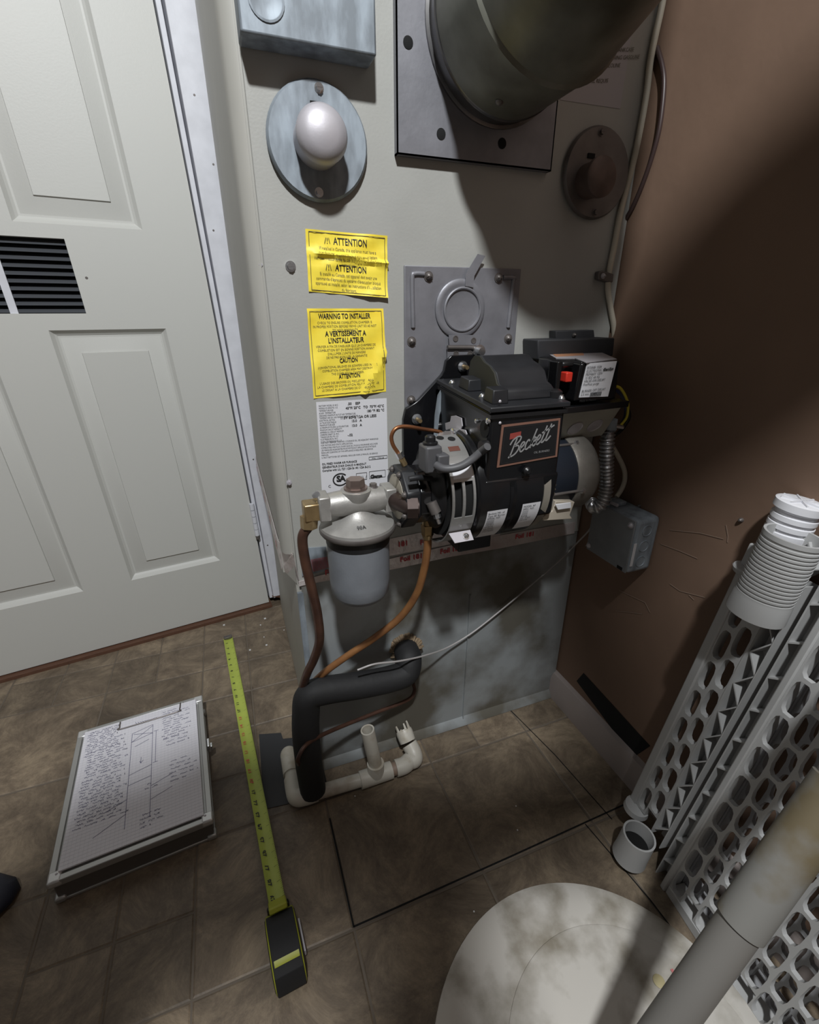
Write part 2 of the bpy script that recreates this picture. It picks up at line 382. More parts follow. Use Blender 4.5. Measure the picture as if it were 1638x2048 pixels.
# ceiling lamp (above and behind the viewer)
lamp = thing('ceiling_lamp', 'round ceiling lampholder with bare bulb above the closet', 'lamp', (LAMP.x, LAMP.y, 2.4))
MB().lathe((LAMP.x, LAMP.y, 2.4), -Z, [(0, .07), (.02, .068), (.03, .035), (.045, .03)], 28).build('lampholder', 'paper', lamp)

# ================================================================== FURNACE
FX0, FX1, ZT, ZS = .067, .655, 1.62, .449
fu = thing('furnace', 'tall beige enamelled oil furnace filling the corner beside the white door', 'furnace', (.36, 1.0, 0))
MB().box(FX0, YF, ZS, FX1-.002, YF+.006, ZT).build('front_panel', 'furn', fu, .0012)
MB().box(FX0-.004, YF+.006, .001, FX1-.003, 1.33, ZT).box(FX0-.0198, .762, .448, FX0-.0035, 1.33, ZT).build('casing', 'furnside', fu)
mb = MB(); mb.prism([(FX0-.004, YF+.004, 0), (FX0-.016, YF+.012, 0), (FX0-.020, YF+.02, 0), (FX0-.020, YF+.045, 0), (FX0-.006, YF+.05, 0), (FX0-.006, 1.34, 0), (FX0-.003, 1.34, 0), (FX0-.003, YF+.004, 0)], (0, 0, ZT-.503))
for v in mb.v: v.z += .503
mb.build('corner_flange', 'furnside', fu)
pl = MB().box(FX0+.004, YF, .001, FX1-.004, YF+.0055, ZS).build('plenum_panel', 'plen', fu)
MB().box(FX0-.004, YF-.0005, .001, FX0+.006, YF+.005, ZS-.02).build('corner_seam', 'galv', pl)
MB().box(.40, YF-.004, .001, .402, YF, .35).build('fold', 'plen', pl)
MB().prism([(.07, YF, .018), (.07, YF-.010, .006), (.07, YF-.012, .001), (.07, YF, .001)], (.58, 0, 0)).build('bottom_flange', 'plen', pl)
# faded patch cover on the plenum
# foil tape
def tape_strip(px, m='foil', name='foil_tape', d=.0016):
    P = [fz(a, b, .0006) for a, b in px]; mb = MB()
    mb.prism(P, (0, -d, 0)); return mb.build(name, m, fu)
tape_strip([(597,1163),(640,1150),(720,1132),(800,1112),(900,1090),(1000,1070),(1150,1043),(1148,1066),(1000,1096),(900,1113),(800,1135),(720,1150),(640,1163),(598,1172)])
tape_strip([(604,1096),(652,1093),(655,1140),(604,1152)], 'galv')
tape_strip([(775,1078),(850,1063),(905,1050),(1000,1060),(1000,1072),(900,1088),(776,1112)], d=.001)
side_tape = MB().prism([(FX0-.0208, .775, .449), (FX0-.0208, 1.33, .470), (FX0-.0208, 1.33, .506), (FX0-.0208, .775, .506)], (-.0010, 0, 0)).build('foil_tape', 'foil', fu)
MB().prism([(FX0-.0216, .775, .449), (FX0+.003, YF-.001, .447), (FX0-.004, YF-.001, .506), (FX0-.0216, .775, .506)], (-.0006, -.0008, 0)).build('foil_tape', 'foil', fu)
MB().prism([(FX0-.0205, .776, .448), (FX0-.003, YF+.001, .448), (FX0-.003, .776, .448)], (0, 0, .06)).build('corner_filler', 'furnside', fu)
for (a, b, w_, s) in ((612,1128,0,'///////'), (640,1128,0,'RED'), (800,1124,0,'Foil 181'), (880,1108,0,'Foil 181'), (840,1090,0,'Foil'), (795,1094,0,'181'), (1030,1078,0,'Foil 181'), (650,1150,0,'Foil')):
    if s == 'RED' or '/' in s: continue
    text(s, .014, fz(a, b, .0032), X, Z, 'redink', fu, bold=.0004)
hs = MB()
for k in range(16): strip(hs, [fz(612+k*2.7, 1121-k*.5, .0024), fz(617+k*2.7, 1146-k*.7, .0024)], .0009, -Y, .0003)
hs.build('red_hatching', 'redink', fu, fix=False)
for k in range(5):
    y_ = .78+k*.12
    st_ = text('Foil', .026, (FX0-.0224, y_+.07, .468), -Y, Z, 'redink', fu, bold=.0004)

# screws on the furnace face
def screw(p, n, r, parent, m='chrome', name='screw', h=.004, hexa=True):
    mb = MB(); n = Vector(n); mb.lathe(p, n, [(0, r*1.25), (.001, r*1.25)], 16)
    if hexa: mb.nut(Vector(p)+n*.001, Vector(p)+n*(h+.001), r*.85)
    else: mb.lathe(Vector(p)+n*.001, n, [(0, r), (h*.6, r*.8), (h, r*.2)], 14)
    mb.tube([Vector(p)+n*(h+.001)+Vector((r*.8, 0, 0)), Vector(p)+n*(h+.001)-Vector((r*.8, 0, 0))], .0004, 4, 1)
    return mb.build(name, m, parent)
screw(fz(581,533), -Y, .0055, fu, 'chrome')
screw(fz(578,965), -Y, .0035, fu, 'satin'); screw(fz(521,530,-.01), -Y, .003, fu, 'satin')
for k in range(2):
    c = [(635,289), (1187,350)][k]; old = k == 1
    # limit controls: own bodies screwed to the face
    ctr = fz(646 if k == 0 else 1208, 266 if k == 0 else 352, .045); ctr = Vector((ctr.x, YF, ctr.z))
    cc = fz(*c, .0); R_ = .0625 if k == 0 else .060
    lm = thing('limit_switch', ['galvanised round flange with bright satin dome left of the flue plate', 'dull round flange with rusty knob right of the flue plate'][k], 'limit switch', cc)
    gm = 'galv' if k == 0 else 'dull'
    MB().lathe(cc, -Y, [(0, R_*.93), (.004, R_), (.006, R_), (.010, R_*.955), (.010, R_*.3)], 48).build('flange', gm, lm)
    rk = .0305 if k == 0 else .026
    c2 = ctr if k == 0 else Vector((ctr.x, YF, ctr.z))
    if k == 0: MB().lathe(c2, -Y, [(.008, rk*.96), (.034, rk*.96), (.040, rk), (.048, rk*.86), (.053, rk*.55), (.055, rk*.1)], 40).build('dome_cap', 'satin', lm)
    else: MB().lathe(c2, -Y, [(.008, rk*.9), (.032, rk*.9), (.034, rk), (.041, rk), (.043, rk*.9), (.0435, rk*.1)], 36).build('knob', mat('rusty_knob', (.16, .115, .10), .5, .3, var=.4, scale=40), lm)
    for sg in (1, -1): screw(cc+Vector((.004*sg*(-1 if k else 1), -.0095, sg*R_*.84)), -Y, .0045, lm, 'chrome' if k == 0 else 'dull')
    MB().box(c2.x-.006, YF-.012, c2.z+rk+.003, c2.x+.006, YF-.010, c2.z+rk+.009).build('slot', 'dark', lm)

# electrical cover box at top left
eb = thing('junction_cover', 'galvanised steel cover box at the top left of the furnace front', 'electrical cover', (.14, YF, 1.3))
MB().box(.0655, YF-.036, 1.150, .216, YF-.0002, 1.33).build('cover', 'galv', eb, .0025)
kk = fz(532,-2,.036); MB().lathe((kk.x, YF-.036, kk.z), -Y, [(-.001, .019), (.0012, .019), (.0016, .017), (.0008, .016), (.0008, .004)], 28).build('knockout', 'galv', eb)

# flue cover plate + flue pipe
fp = thing('flue_plate', 'bare steel square plate with folded edges around the flue pipe', 'steel plate', (.37, YF, 1.15))
mb = MB(); px0, px1, pz0 = .249, .488, 1.066
mb.box(px0, YF-.011, pz0, px1, YF-.0092, 1.33); mb.box(px0, YF-.011, pz0, px0+.0018, YF-.0003, 1.33); mb.box(px1-.0018, YF-.011, pz0, px1, YF-.0003, 1.33); mb.box(px0, YF-.011, pz0, px1, YF-.0003, pz0+.0018)
mb.build('plate', 'steel', fp)
for p in ((816,85),(882,268),(1004,287)):
    MB().lathe(fz(*p, .011), -Y, [(0, .006), (.0006, .0065), (.001, .005)], 16).build('bolt_hole', 'dark', fp)

fpipe = thing('flue_pipe', 'large sooty metal flue elbow coming out of the square plate', 'flue pipe', (.39, YF, 1.21))
MB().lathe((.39, YF-.0112, 1.21), -Y, [(0, .1045), (.003, .1045), (.004, .1005), (.022, .1005), (.024, .103), (.027, .1005), (.034, .1005), (.036, .0985), (.045, .0985)], 56).build('collar', mat('worn_collar_steel', (.24, .24, .25), .3, .8, col2=(.10, .095, .09), scale=9, detail=8), fpipe)
gpts = [Vector((.39, .676, 1.21)), Vector((.39, .59, 1.211)), Vector((.39, .52, 1.236)), Vector((.388, .475, 1.295)), Vector((.382, .465, 1.38)), Vector((.382, .465, 2.0))]
rgs = []
R_ = .1015
for i, p in enumerate(gpts):
    d0 = (gpts[i]-gpts[i-1]).normalized() if i else (gpts[1]-gpts[0]).normalized()
    d1 = (gpts[i+1]-gpts[i]).normalized() if i < len(gpts)-1 else d0
    nrm = (d0+d1).normalized(); u = X.copy(); w = nrm.cross(u).normalized(); k = 1/max(.3, nrm.dot(d0))
    rgs.append([p+u*math.cos(t)*R_+w*math.sin(t)*R_*k for t in [2*math.pi*q/56 for q in range(56)]])
for i in range(len(rgs)-1):                                # each gore a piece of its own, joined by a raised bead
    MB().rings([rgs[i], rgs[i+1]], cap=(i in (0, len(rgs)-2))).build('gore', 'flue', fpipe)
    if i:
        c = gpts[i]; MB().rings([[c+(p-c)*s_ + o_ for p in rgs[i]] for s_, o_ in ((1.0, (gpts[i]-gpts[i-1]).normalized()*-.004), (1.028, Vector((0, 0, 0))), (1.0, (gpts[i+1]-gpts[i]).normalized()*.004))], cap=False).build('bead', 'flue', fpipe)
for (a, b) in ((1003,168), (1068,150), (1110,60)):
    q = at(a, b, 1, .60); MB().dome(gpts[0]+Vector((-.03+.02*(a-1003)/60, -.035, -.0965)), Vector((-.2, 0, -1)), .005, .004).build('rivet', 'dull', fpipe) if a == 1003 else None

# ---- stickers on the furnace
def sticker(name, label, cat, quad, m, wr=.0, d=.0006, nx=16, ny=16, curl=None, seed=1):
    "sheet through four face pixels TL TR BR BL, slightly wrinkled"
    tl, tr, br, bl = [fz(a, b, .0) for a, b in quad]
    base = thing(name, label, cat, bl); rnd = random.Random(seed)
    ph = [(rnd.uniform(2, 9), rnd.uniform(2, 9), rnd.uniform(0, 6)) for _ in range(5)]
    def hgt(u, v):
        h = d
        if wr:
            for (a, b, c) in ph: h += wr*.35*max(0, math.sin(a*u*1.6+b*v*1.3+c))**3
            if curl: h += curl(u, v)
        return h
    mb = MB(); vs = []; back = []
    for j in range(ny+1):
        for i in range(nx+1):
            u, v = i/nx, j/ny; p = (tl*(1-u)+tr*u)*(1-v)+(bl*(1-u)+br*u)*v
            vs.append(p-Y*hgt(u, v)); back.append(p-Y*(hgt(u, v)-.0003))
    fs = [(j*(nx+1)+i, j*(nx+1)+i+1, (j+1)*(nx+1)+i+1, (j+1)*(nx+1)+i) for j in range(ny) for i in range(nx)]
    mb.add(vs, fs, True)
    mb.build('sheet', m, base, fix=False)
    xd = (tr-tl).normalized(); yd = (tl-bl).normalized(); wd = (tr-tl).length; ht = (tl-bl).length
    def warp(p):
        q = p-tl; a = q.dot(xd)/wd; b = -q.dot(yd)/ht; a_ = min(max(a, 0), 1); b_ = min(max(b, 0), 1)
        pt = (tl*(1-a)+tr*a)*(1-b)+(bl*(1-a)+br*a)*b
        return pt-Y*(hgt(a_, b_)+.0006)
    def wr_(body, u, v, size, m='ink', align='CENTER', xs=1.0, bold=0, **k):
        return text(body, size, tl+xd*wd*u-yd*ht*v, xd, yd, m, base, align=align, xs=xs, bold=bold, warp=warp, **k)
    def frame(m=.03, t=.0005, mm='inkgrey'):
        fm = MB(); P = [(m, m), (1-m, m), (1-m, 1-m), (m, 1-m)]
        for q in range(4):
            a, b = P[q], P[(q+1) % 4]; pts = [warp(tl+xd*wd*(a[0]+(b[0]-a[0])*k/14)-yd*ht*(a[1]+(b[1]-a[1])*k/14)) for k in range(15)]
            strip(fm, pts, t*1.6, -Y, .0001)
        fm.build('border', mm, base, fix=False)
    return base, wr_, frame
b1, w1, f1 = sticker('warning_label', 'upper crumpled yellow sticker headed ATTENTION twice', 'sticker', [(610,458),(774,472),(774,596),(617,583)], 'yellow', .0035, seed=3,
                     curl=lambda u, v: .008*max(0, v-.86)*max(0, u-.5)*8 + .006*max(0, 1-abs(v-.34-.1*u)/.05)*(u > .05))
f1(.035)
w1('ATTENTION', .53, .20, .0115, bold=.0002, fit=.046)
w1('If installed in Canada, this appliance must have a\nmanufacturer supplied blocked vent safety system\ninstalled in accordance to the manufacturer\'s installation\ninstructions.', .5, .30, .0056, 'inkgrey', line=1.05, fit=.093)
w1('ATTENTION', .53, .62, .0108, bold=.0002, fit=.044)
w1('Si install\u00e9 au Canada, cet appareil doit avoir une\ncommande d\'\u00e9preuve du syst\u00e8me d\'\u00e9vacuation bloqu\u00e9\napprouv\u00e9 et install\u00e9, selon les instructions d\'installation\ndu fabricant.', .5, .71, .0056, 'inkgrey', line=1.05, fit=.093)
for v_ in (.20, .62): w1('/!\\', .25, v_, .010)
b2, w2, f2 = sticker('warning_label', 'middle crumpled yellow sticker headed WARNING TO INSTALLER', 'sticker', [(613,617),(765,617),(772,783),(627,797)], 'yellow', .0032, seed=8,
                     curl=lambda u, v: .007*max(0, 1-abs((u-.97)+.6*(v-.55))/.07)*(v > .45)+.005*max(0, u-.9)*6*(v < .6))
f2(.03)
w2('WARNING TO INSTALLER', .48, .11, .0098, bold=.00025, fit=.076)
w2('CHECK TO ENSURE COMBUSTION CHAMBER IS\nIN PROPER POSITION BEFORE FIRING UNIT SO AS NOT\nTO VOID WARRANTY.', .48, .165, .0046, 'inkgrey', line=1.1, fit=.092)
w2('A VERTISSEMENT A\nL\'INSTALLATEUR', .48, .30, .0098, bold=.00025, line=.95, fit=.060)
w2('VERIFIER A FIN DE S\'ASSURER QUE LA CHAMBRE DE\nCOMBUSTION EST EN BONNE POSITION AVANT\nD\'ALLUMER L\'UNITE DE MANIERE\nDE NE PAS ANNULER LA GARANTIE', .48, .425, .0046, 'inkgrey', line=1.1, fit=.088)
w2('CAUTION', .5, .605, .0092, bold=.00025, fit=.027)
w2('CONVENTIONAL BRUSHES OR SCRAPERS USED IN THE\nCOMBUSTION CHAMBER AREA MAY DESTROY\nTHE COMBUSTION CHAMBER.', .48, .66, .0046, 'inkgrey', line=1.1, fit=.088)
w2('ATTENTION', .5, .79, .0092, bold=.00025, fit=.032)
w2('L\'USAGE DES BROSSES OU RECLETTES DANS LA\nLA CHAMBRE DE COMBUSTION PEUT PROVOQUER\nLE DEGAT A LA CHAMBRE DE COMBUSTION', .48, .845, .0046, 'inkgrey', line=1.1, fit=.092)
b3, w3, f3 = sticker('rating_label', 'white furnace rating sticker with certification marks, below the yellow stickers', 'sticker', [(632,804),(773,796),(777,990),(645,1003)], 'paper', 0)
w3('FACTORY MODEL IN W.C.\nMODELE D\'USINE PO. C.E.\nTEMPERATURE RISE\nAUGM. TEMPERATURE\nDESIGNED MAXIMUM OUTLET AIR TEMPERATURE\nTEMPERATURE DE L\'AIR MAX DE L\'ISSUE DU SYSTEME\nELECTRICAL RATING\nLA TAUX ELECTRIQUE\nMAXIMUM FUSE SIZE\nLE MAXIMUM FOURNI LA FOURNITURE\nMINIMUM CIRCUIT AMPACITY\nAMPERES DU CIRCUIT MINIMUM\nOVERFIRE DRAFT IN. W.C.\nTIRAGE SUR FEU PO. C.E.\nFLUE PRESSURE IN. W.C.\nTUYAU DE PRESSION PO. C.E.', .03, .045, .0034, align='LEFT', line=1.08, fit=.060)
for s_, u, v, z_ in (('.50    ESP', .52, .045, .0052), ('45\u00b0F/ 25\u00b0C   TO  75\u00b0F/ 42\u00b0C', .68, .085, .0052), ('180 \u00b0F /82 \u00b0C', .83, .125, .0052), ('115V 60Hz 12A OR LESS', .58, .175, .0056), ('15.0   A', .55, .21, .0052), ('13.0   A', .55, .255, .0052), ('-.02', .45, .345, .0052)):
    w3(s_, u, v, z_, bold=.00012)
w3('FUEL NOT HEAVIER THAN NO. 2 FURNACE OIL. SEE ADJACENT WARNINGS\nFOR MOTOR AND STATIC APPLICATION.\nCOMBUSTIBLE PAS PLUS LOURD QUE DE L\'HUILE A FOURNAISE NO.2 VOIR\nLES MARQUES ADJACENTES POUR MOTEUR ET APPLICATION STATIQUE.\nREGULAR CLEANING OF THIS APPLIANCE IS REQUIRED. SEE SERVICE\nMANUAL.\nIL FAUT NETTOYER CET APPAREIL REGULIER VOIR LE MANUEL DE SERVICE', .03, .40, .0034, align='LEFT', line=1.15, fit=.092)
w3('OIL FIRED WARM AIR FURNACE\nGENERATEUR D\'AIR CHAUD A MAZOUT\nComplies with UL: 727 / CSA B-140 / CSA B-212', .03, .615, .0047, align='LEFT', line=1.15, bold=.0001, fit=.078)
w3('PIN. 172018', .85, .60, .0040)
w3('SA', .29, .80, .0135, bold=.0007, space=.85); w3('C', .12, .855, .0062); w3('US', .42, .855, .0062)
w3('Gama', .82, .80, .0085, bold=.0006, xs=1.0); w3('\\\\\\ /', .62, .80, .0085)
mk = MB()
tl3, tr3, bl3 = fz(632,804), fz(773,796), fz(645,1003)
def l3(u, v): return tl3+(tr3-tl3)*u+(bl3-tl3)*v-Y*.0009
cs = [l3(.28+.105*math.cos(a), .785+.062*math.sin(a)) for a in [math.radians(40+280*k/22) for k in range(23)]]
strip(mk, cs, .0022, -Y, .0002)
for u0, u1, v0, v1 in ((.52, .68, .74, .815), (.72, .97, .735, .81), (.72, 1.0, .58, .61)):
    for a, b in (((u0, v0), (u1, v0)), ((u1, v0), (u1, v1)), ((u1, v1), (u0, v1)), ((u0, v1), (u0, v0))): strip(mk, [l3(*a), l3(*b)], .0006, -Y, .0002)
mk.build('certification_mark', 'ink', b3, fix=False)
b4, w4, f4 = sticker('notice_label', 'dim white notice partly hidden behind the flue elbow', 'sticker', [(1138,45),(1264,60),(1240,218),(1120,200)], 'dimpaper', 0)
w4('CAUTION\nDO NOT USE GASOLINE CRANKCASE\nOIL OR ANY OIL CONTAINING GASOLINE\nNE PAS UTILISER DE GAZOLINE\nOU HUILE USEE\nSERVICE ANNUEL REQUIS', .12, .30, .0062, 'inkgrey', align='LEFT', line=1.3)

# ---- observation / burner mounting plate
cp = thing('burner_cover_plate', 'scratched steel plate with hinged peephole cover behind the burner', 'cover plate', (.358, YF, .80))
cx0, cx1, cz1 = fz(807,531).x, fz(1040,535).x, fz(807,531).z
MB().box(cx0, YF-.004, .60, cx1, YF-.0002, cz1).build('plate', 'steel', cp, .0008)
for pl_ in ([(848,548),(829,548),(824,560),(826,655)], [(1006,555),(1028,556),(1026,565),(1016,655)]):
    MB().tube([fz(a, b, .0040) for a, b in pl_], .0036, 10, 4).build('embossed_rib', 'steel', cp)
for p in ((857,553),(997,556),(823,683),(822,800),(1016,677),(832,918)):
    screw(fz(*p, .0042), -Y, .0058, cp, 'dull', hexa=False, h=.005)
ring_c = fz(922, 618, .008); r_o = .042
peep = MB().lathe((ring_c.x, YF-.0045, ring_c.z), -Y, [(0, r_o), (.002, r_o), (.0035, r_o*.96), (.0035, r_o*.80), (.0025, r_o*.74), (.0025, r_o*.02)], 48).build('peephole_cover', 'steel', cp)
MB().tube([(ring_c.x+r_o*.72*math.cos(a)+.003, YF-.008, ring_c.z-.001+r_o*.72*math.sin(a)) for a in [2*math.pi*k/40 for k in range(41)]], .0022, 8, 1).build('raised_ring', 'steel', peep)
h0 = [(930,572),(931,548),(955,508),(970,512),(948,552),(946,575)]
MB().prism([fz(a, b, .009) for a, b in h0], (0, -.0012, 0)).build('lift_tab', 'steel', peep)
mb = MB(); mb.prism([fz(a, b, .0085) for a, b in ((897,670),(962,670),(958,690),(898,690))], (0, -.0014, 0)); mb.prism([fz(a, b, .0085) for a, b in ((894,700),(956,700),(956,716),(894,716))], (0, -.0014, 0))
hinge_ = mb.build('hinge', 'steel', cp)
MB().cyl(fz(895,695,.011), fz(956,695,.011), .0034, 12).build('pin', 'dull', hinge_)
for p in ((911,677),(947,681),(912,707),(940,707)):
    MB().lathe(fz(*p, .0100), -Y, [(0, .0045), (.001, .0045), (.001, .003), (.0004, .0029)], 14).build('rivet', 'dull', hinge_)

# ================================================================== OIL BURNER
BY, BZ, BR = .60, .637, .084                         # fan housing axis (runs along x)
bu = thing('oil_burner', 'black gun-type oil burner with fan housing bolted to the furnace front', 'oil burner', (.35, BY, .62))
# mounting flange
flp = [(808,930),(807,840),(812,818),(830,806),(838,800),(884,750),(889,742),(893,722),(903,711),(946,709),(1010,725),(1035,760),(1035,900),(980,960),(860,960)]
MB().prism([at(a, b, 1, .700) for a, b in flp], (0, .0085, 0)).build('mounting_flange', 'black', bu, .001)
for p in ((925,733),(833,838)):
    q = at(*p, 1, .699); st_ = MB().lathe(q, -Y, [(0, .0085), (.0015, .0085)], 18).nut(q-Y*.0015, q-Y*.008, .0062).build('nut', 'chrome', bu)
    MB().cyl(q-Y*.008, q-Y*.017, .0032, 12).build('stud', 'brass', st_)
MB().lathe(at(900,835,1,.69)+Vector((.035, .0, -.0)), -Y, [(0, .050), (.02, .050), (.045, .046)], 36).build('air_tube', 'black', bu)
q = at(957,702,1,.70); MB().lathe(q, -Y, [(0, .010), (.004, .010), (.004, .006), (.012, .006)], 16).build('bolt', 'chrome', bu)
# upper housing box
hx0, hx1, hy0, hy1 = .3075, .4235, .522, .685
zf, zb = .760, .774
mb = MB().hexa([(hx0, hy0, .655), (hx1, hy0, .655), (hx1, hy1, .655), (hx0, hy1, .655), (hx0, hy0, zf), (hx1, hy0, zf), (hx1, hy1, zb), (hx0, hy1, zb)])
box_ = mb.build('housing', 'black', bu, .005, 3)
# fan scroll: cylinder along x
def xl(x0, prof, n=56, c=(BY, BZ)): return MB().lathe((x0, c[0], c[1]), X, prof, n)
scroll = xl(.294, [(0, BR-.006), (.003, BR-.002), (.006, BR), (.050, BR), (.053, BR-.003), (.058, BR-.003), (.061, BR), (.105, BR), (.109, BR-.004)]).build('fan_scroll', 'black', bu)
MB().box(.296, BY-.03, BZ-BR-.016, .352, BY+.06, BZ-BR+.012).build('scroll_foot', 'black', bu, .002)
MB().hexa([(.305, hy0+.003, .60), (.425, hy0+.003, .60), (.425, .64, .60), (.305, .64, .60), (.305, hy0-.002, .668), (.425, hy0-.002, .668), (.425, .64, .668), (.305, .64, .668)]).build('scroll_neck', 'black', bu, .004)
# lid plate + gasket
MB().hexa([(hx0-.003, hy0-.005, zf), (hx1+.003, hy0-.005, zf), (hx1+.003, hy1+.002, zb), (hx0-.003, hy1+.002, zb), (hx0-.003, hy0-.005, zf+.007), (hx1+.003, hy0-.005, zf+.007), (hx1+.003, hy1+.002, zb+.007), (hx0-.003, hy1+.002, zb+.007)]).build('lid', 'blackcover', bu, .0015)
MB().hexa([(hx0-.001, hy0-.003, zf-.008), (hx1+.001, hy0-.003, zf-.008), (hx1+.001, hy1, zb-.008), (hx0-.001, hy1, zb-.008), (hx0-.001, hy0-.003, zf-.003), (hx1+.001, hy0-.003, zf-.003), (hx1+.001, hy1, zb-.003), (hx0-.001, hy1, zb-.003)]).build('gasket', 'blackm', bu)
# igniter body with stepped profile, extruded along x
prof = [at(a, b, 0, .338) for a, b in ((938,760),(944,722),(952,711),(962,712),(970,724),(982,733),(991,746),(996,768),(1002,774),(1007,783),(1008,803),(975,803))]
prof = [Vector((.338, min(max(p.y, hy0+.004), .69), max(p.z, zf+.004))) for p in prof]
ig = MB().prism(prof, (.080, 0, 0)).build('igniter', 'blackcover', bu, .0022)
MB().prism([p-Vector((.0025, 0, 0)) for p in prof], (.0025, 0, 0)).build('igniter_end_plate', mat('olive_dark_plastic', (.030, .030, .024), .55), bu)
def on_lid(y): return zf+(zb-zf)*(y-hy0)/(hy1-hy0)+.007
for (y0, y1, x0, x1, h) in ((.600, .632, .315, .338, .016), (.530, .556, .314, .338, .018)):
    MB().hexa([(x0, y0, on_lid(y0)), (x1, y0, on_lid(y0)), (x1, y1, on_lid(y1)), (x0, y1, on_lid(y1)), (x0+.002, y0+.003, on_lid(y0)+h), (x1, y0+.003, on_lid(y0)+h), (x1, y1-.003, on_lid(y1)+h), (x0+.002, y1-.003, on_lid(y1)+h)]).build('hinge_block', 'blackcover', bu, .0015)
for y, x in ((.655, .316), (.57, .321), (.515+.02, .424)):
    screw((x, y, on_lid(y)), Z, .0042, bu, 'chrome', hexa=False, h=.004)
MB().lathe((.420, .545, on_lid(.545)), Z, [(0, .010), (.008, .010), (.011, .006)], 14).build('lid_catch', 'blackm', bu)
MB().lathe((.415, .64, on_lid(.64)), Z, [(0, .006), (.03, .006), (.034, .008), (.04, .008)], 12).build('post', 'blackm', bu)
# name plate
NP = [(1003,850),(1120,836),(1113,913),(993,935)]; npd = hy0-.0004
tl, tr, br, bl_ = [at(a, b, 1, npd) for a, b in NP]
xd = (tr-tl).normalized(); yd = (tl-bl_).normalized(); wd_ = (tr-tl).length; ht_ = (tl-bl_).length
npl = MB().prism([tl, tr, br, bl_], (0, -.0012, 0)).build('name_plate', 'copperink', bu)
def lp(u, v, e=.0014): return tl*(1-u)*(1-v)+tr*u*(1-v)+br*u*v+bl_*(1-u)*v-Y*e
MB().prism([lp(.035, .05, .0012), lp(.965, .05, .0012), lp(.965, .95, .0012), lp(.035, .95, .0012)], (0, -.0003, 0)).build('plate_field', 'blackm', npl)
ln = MB()
for a, b in (((.055, .085), (.945, .085)), ((.945, .085), (.945, .915)), ((.945, .915), (.055, .915)), ((.055, .915), (.055, .085))): strip(ln, [lp(*a, .0017), lp(*b, .0017)], .0006, -Y, .0001)
ln.build('border_line', 'ink', npl, fix=False)
MB().prism([lp(.15, .22, .0016), lp(.33, .20, .0016), lp(.33, .33, .0016), lp(.15, .36, .0016)], (0, -.0002, 0)).build('red_badge', mat('dull_red_badge', (.28, .05, .04), .5), npl)
sdir = (lp(.92, .20)-lp(.14, .82)).normalized(); 
ang = math.atan2(sdir.z, sdir.x)*.62
strokes = [[(.33,.95),(.24,.6),(.13,.12),(.04,-.03)], [(.0,.72),(.12,.93),(.35,1.02),(.54,.93),(.50,.72),(.28,.55),(.47,.48),(.53,.28),(.40,.07),(.2,.0),(.08,.08)],
  [(.62,.24),(.78,.36),(.81,.50),(.71,.55),(.62,.4),(.62,.15),(.72,.02),(.90,.14)], [(1.10,.43),(1.03,.55),(.92,.42),(.90,.16),(1.0,.02),(1.18,.14)],
  [(1.38,1.0),(1.29,.6),(1.18,.0)], [(1.21,.22),(1.34,.52),(1.44,.46),(1.40,.33),(1.26,.28),(1.36,.04),(1.50,.16)],
  [(1.50,.24),(1.65,.36),(1.67,.50),(1.58,.55),(1.50,.4),(1.50,.15),(1.6,.02),(1.76,.16)], [(1.94,.92),(1.85,.5),(1.78,.12),(1.86,.02),(2.0,.16)],
  [(2.18,.92),(2.09,.5),(2.02,.12),(2.10,.02),(2.28,.2)], [(1.72,.60),(2.0,.66),(2.36,.76)]]
b0_, b1_ = lp(.15, .80, .0018), lp(.83, .50, .0018); ex_ = (b1_-b0_)/2.25; ez_ = Vector((-.06, 0, 1)).normalized()*ht_*.40
sc2 = MB()
for st_ in strokes:
    pts = smooth_path([b0_+ex_*(x+y*.16)+ez_*y for x, y in st_], 5); strip(sc2, pts, .0020, -Y, .0002)
sc2.build('script_lettering', 'silverink', npl, fix=False)
text('OIL BURNERS', .0042, lp(.58, .80, .0018), xd, yd, 'silverink', npl)
for p in ((1000,846),(982,823),(1000,803)):
    MB().dome(at(*p, 1, hy0-.001), -Y, .0022, .0015, 10, 3).build('rivet', 'satin', bu)
q = at(1052,941,1,hy0-.004); MB().lathe(q, -Y, [(0, .006), (.004, .006), (.007, .003)], 12).build('screw', 'blackm', bu)
# side hole, bosses, fittings on the left face
hc = at(969,858,0,hx0-.0004); MB().lathe(hc, -X, [(0, .0115), (.0006, .0115)], 24).build('port_hole', 'dark', bu)
for p, r in (((978,842),.004), ((877,851),.005), ((893,888),.004), ((955,842),.003)):
    MB().lathe(at(*p, 0, hx0-.0003), -X, [(0, r), (.003, r), (.004, r*.6)], 10).build('screw', 'chrome', bu)
br_ = [at(a, b, 0, hx0-.002) for a, b in ((904,832),(912,831),(924,836),(926,852),(923,858),(932,860),(935,868),(930,884),(918,886),(905,876),(893,858),(892,846),(902,843))]
mb = MB().prism(br_, (-.0015, 0, 0)).build('nozzle_bracket', 'satin', bu)
q = at(913,868,0,hx0-.006)
nutp = Vector((hx0-.004, q.y, q.z))
MB().lathe(nutp, -X, [(0, .0085), (.003, .0095), (.010, .0095), (.011, .008)], 12, smooth=False).build('knurled_nut', 'chrome', bu)
MB().nut(nutp-X*.011, nutp-X*.022, .0062).build('flare_fitting', 'dull', bu)
MB().nut(nutp-X*.022, nutp-X*.030, .0052).build('flare_nut', 'chrome', bu)
MB().prism([at(a, b, 1, .676) for a, b in ((885,772),(875,790),(869,830),(866,890),(873,880),(878,830),(887,800))], (0, -.002, 0)).build('shield', 'galv', bu)
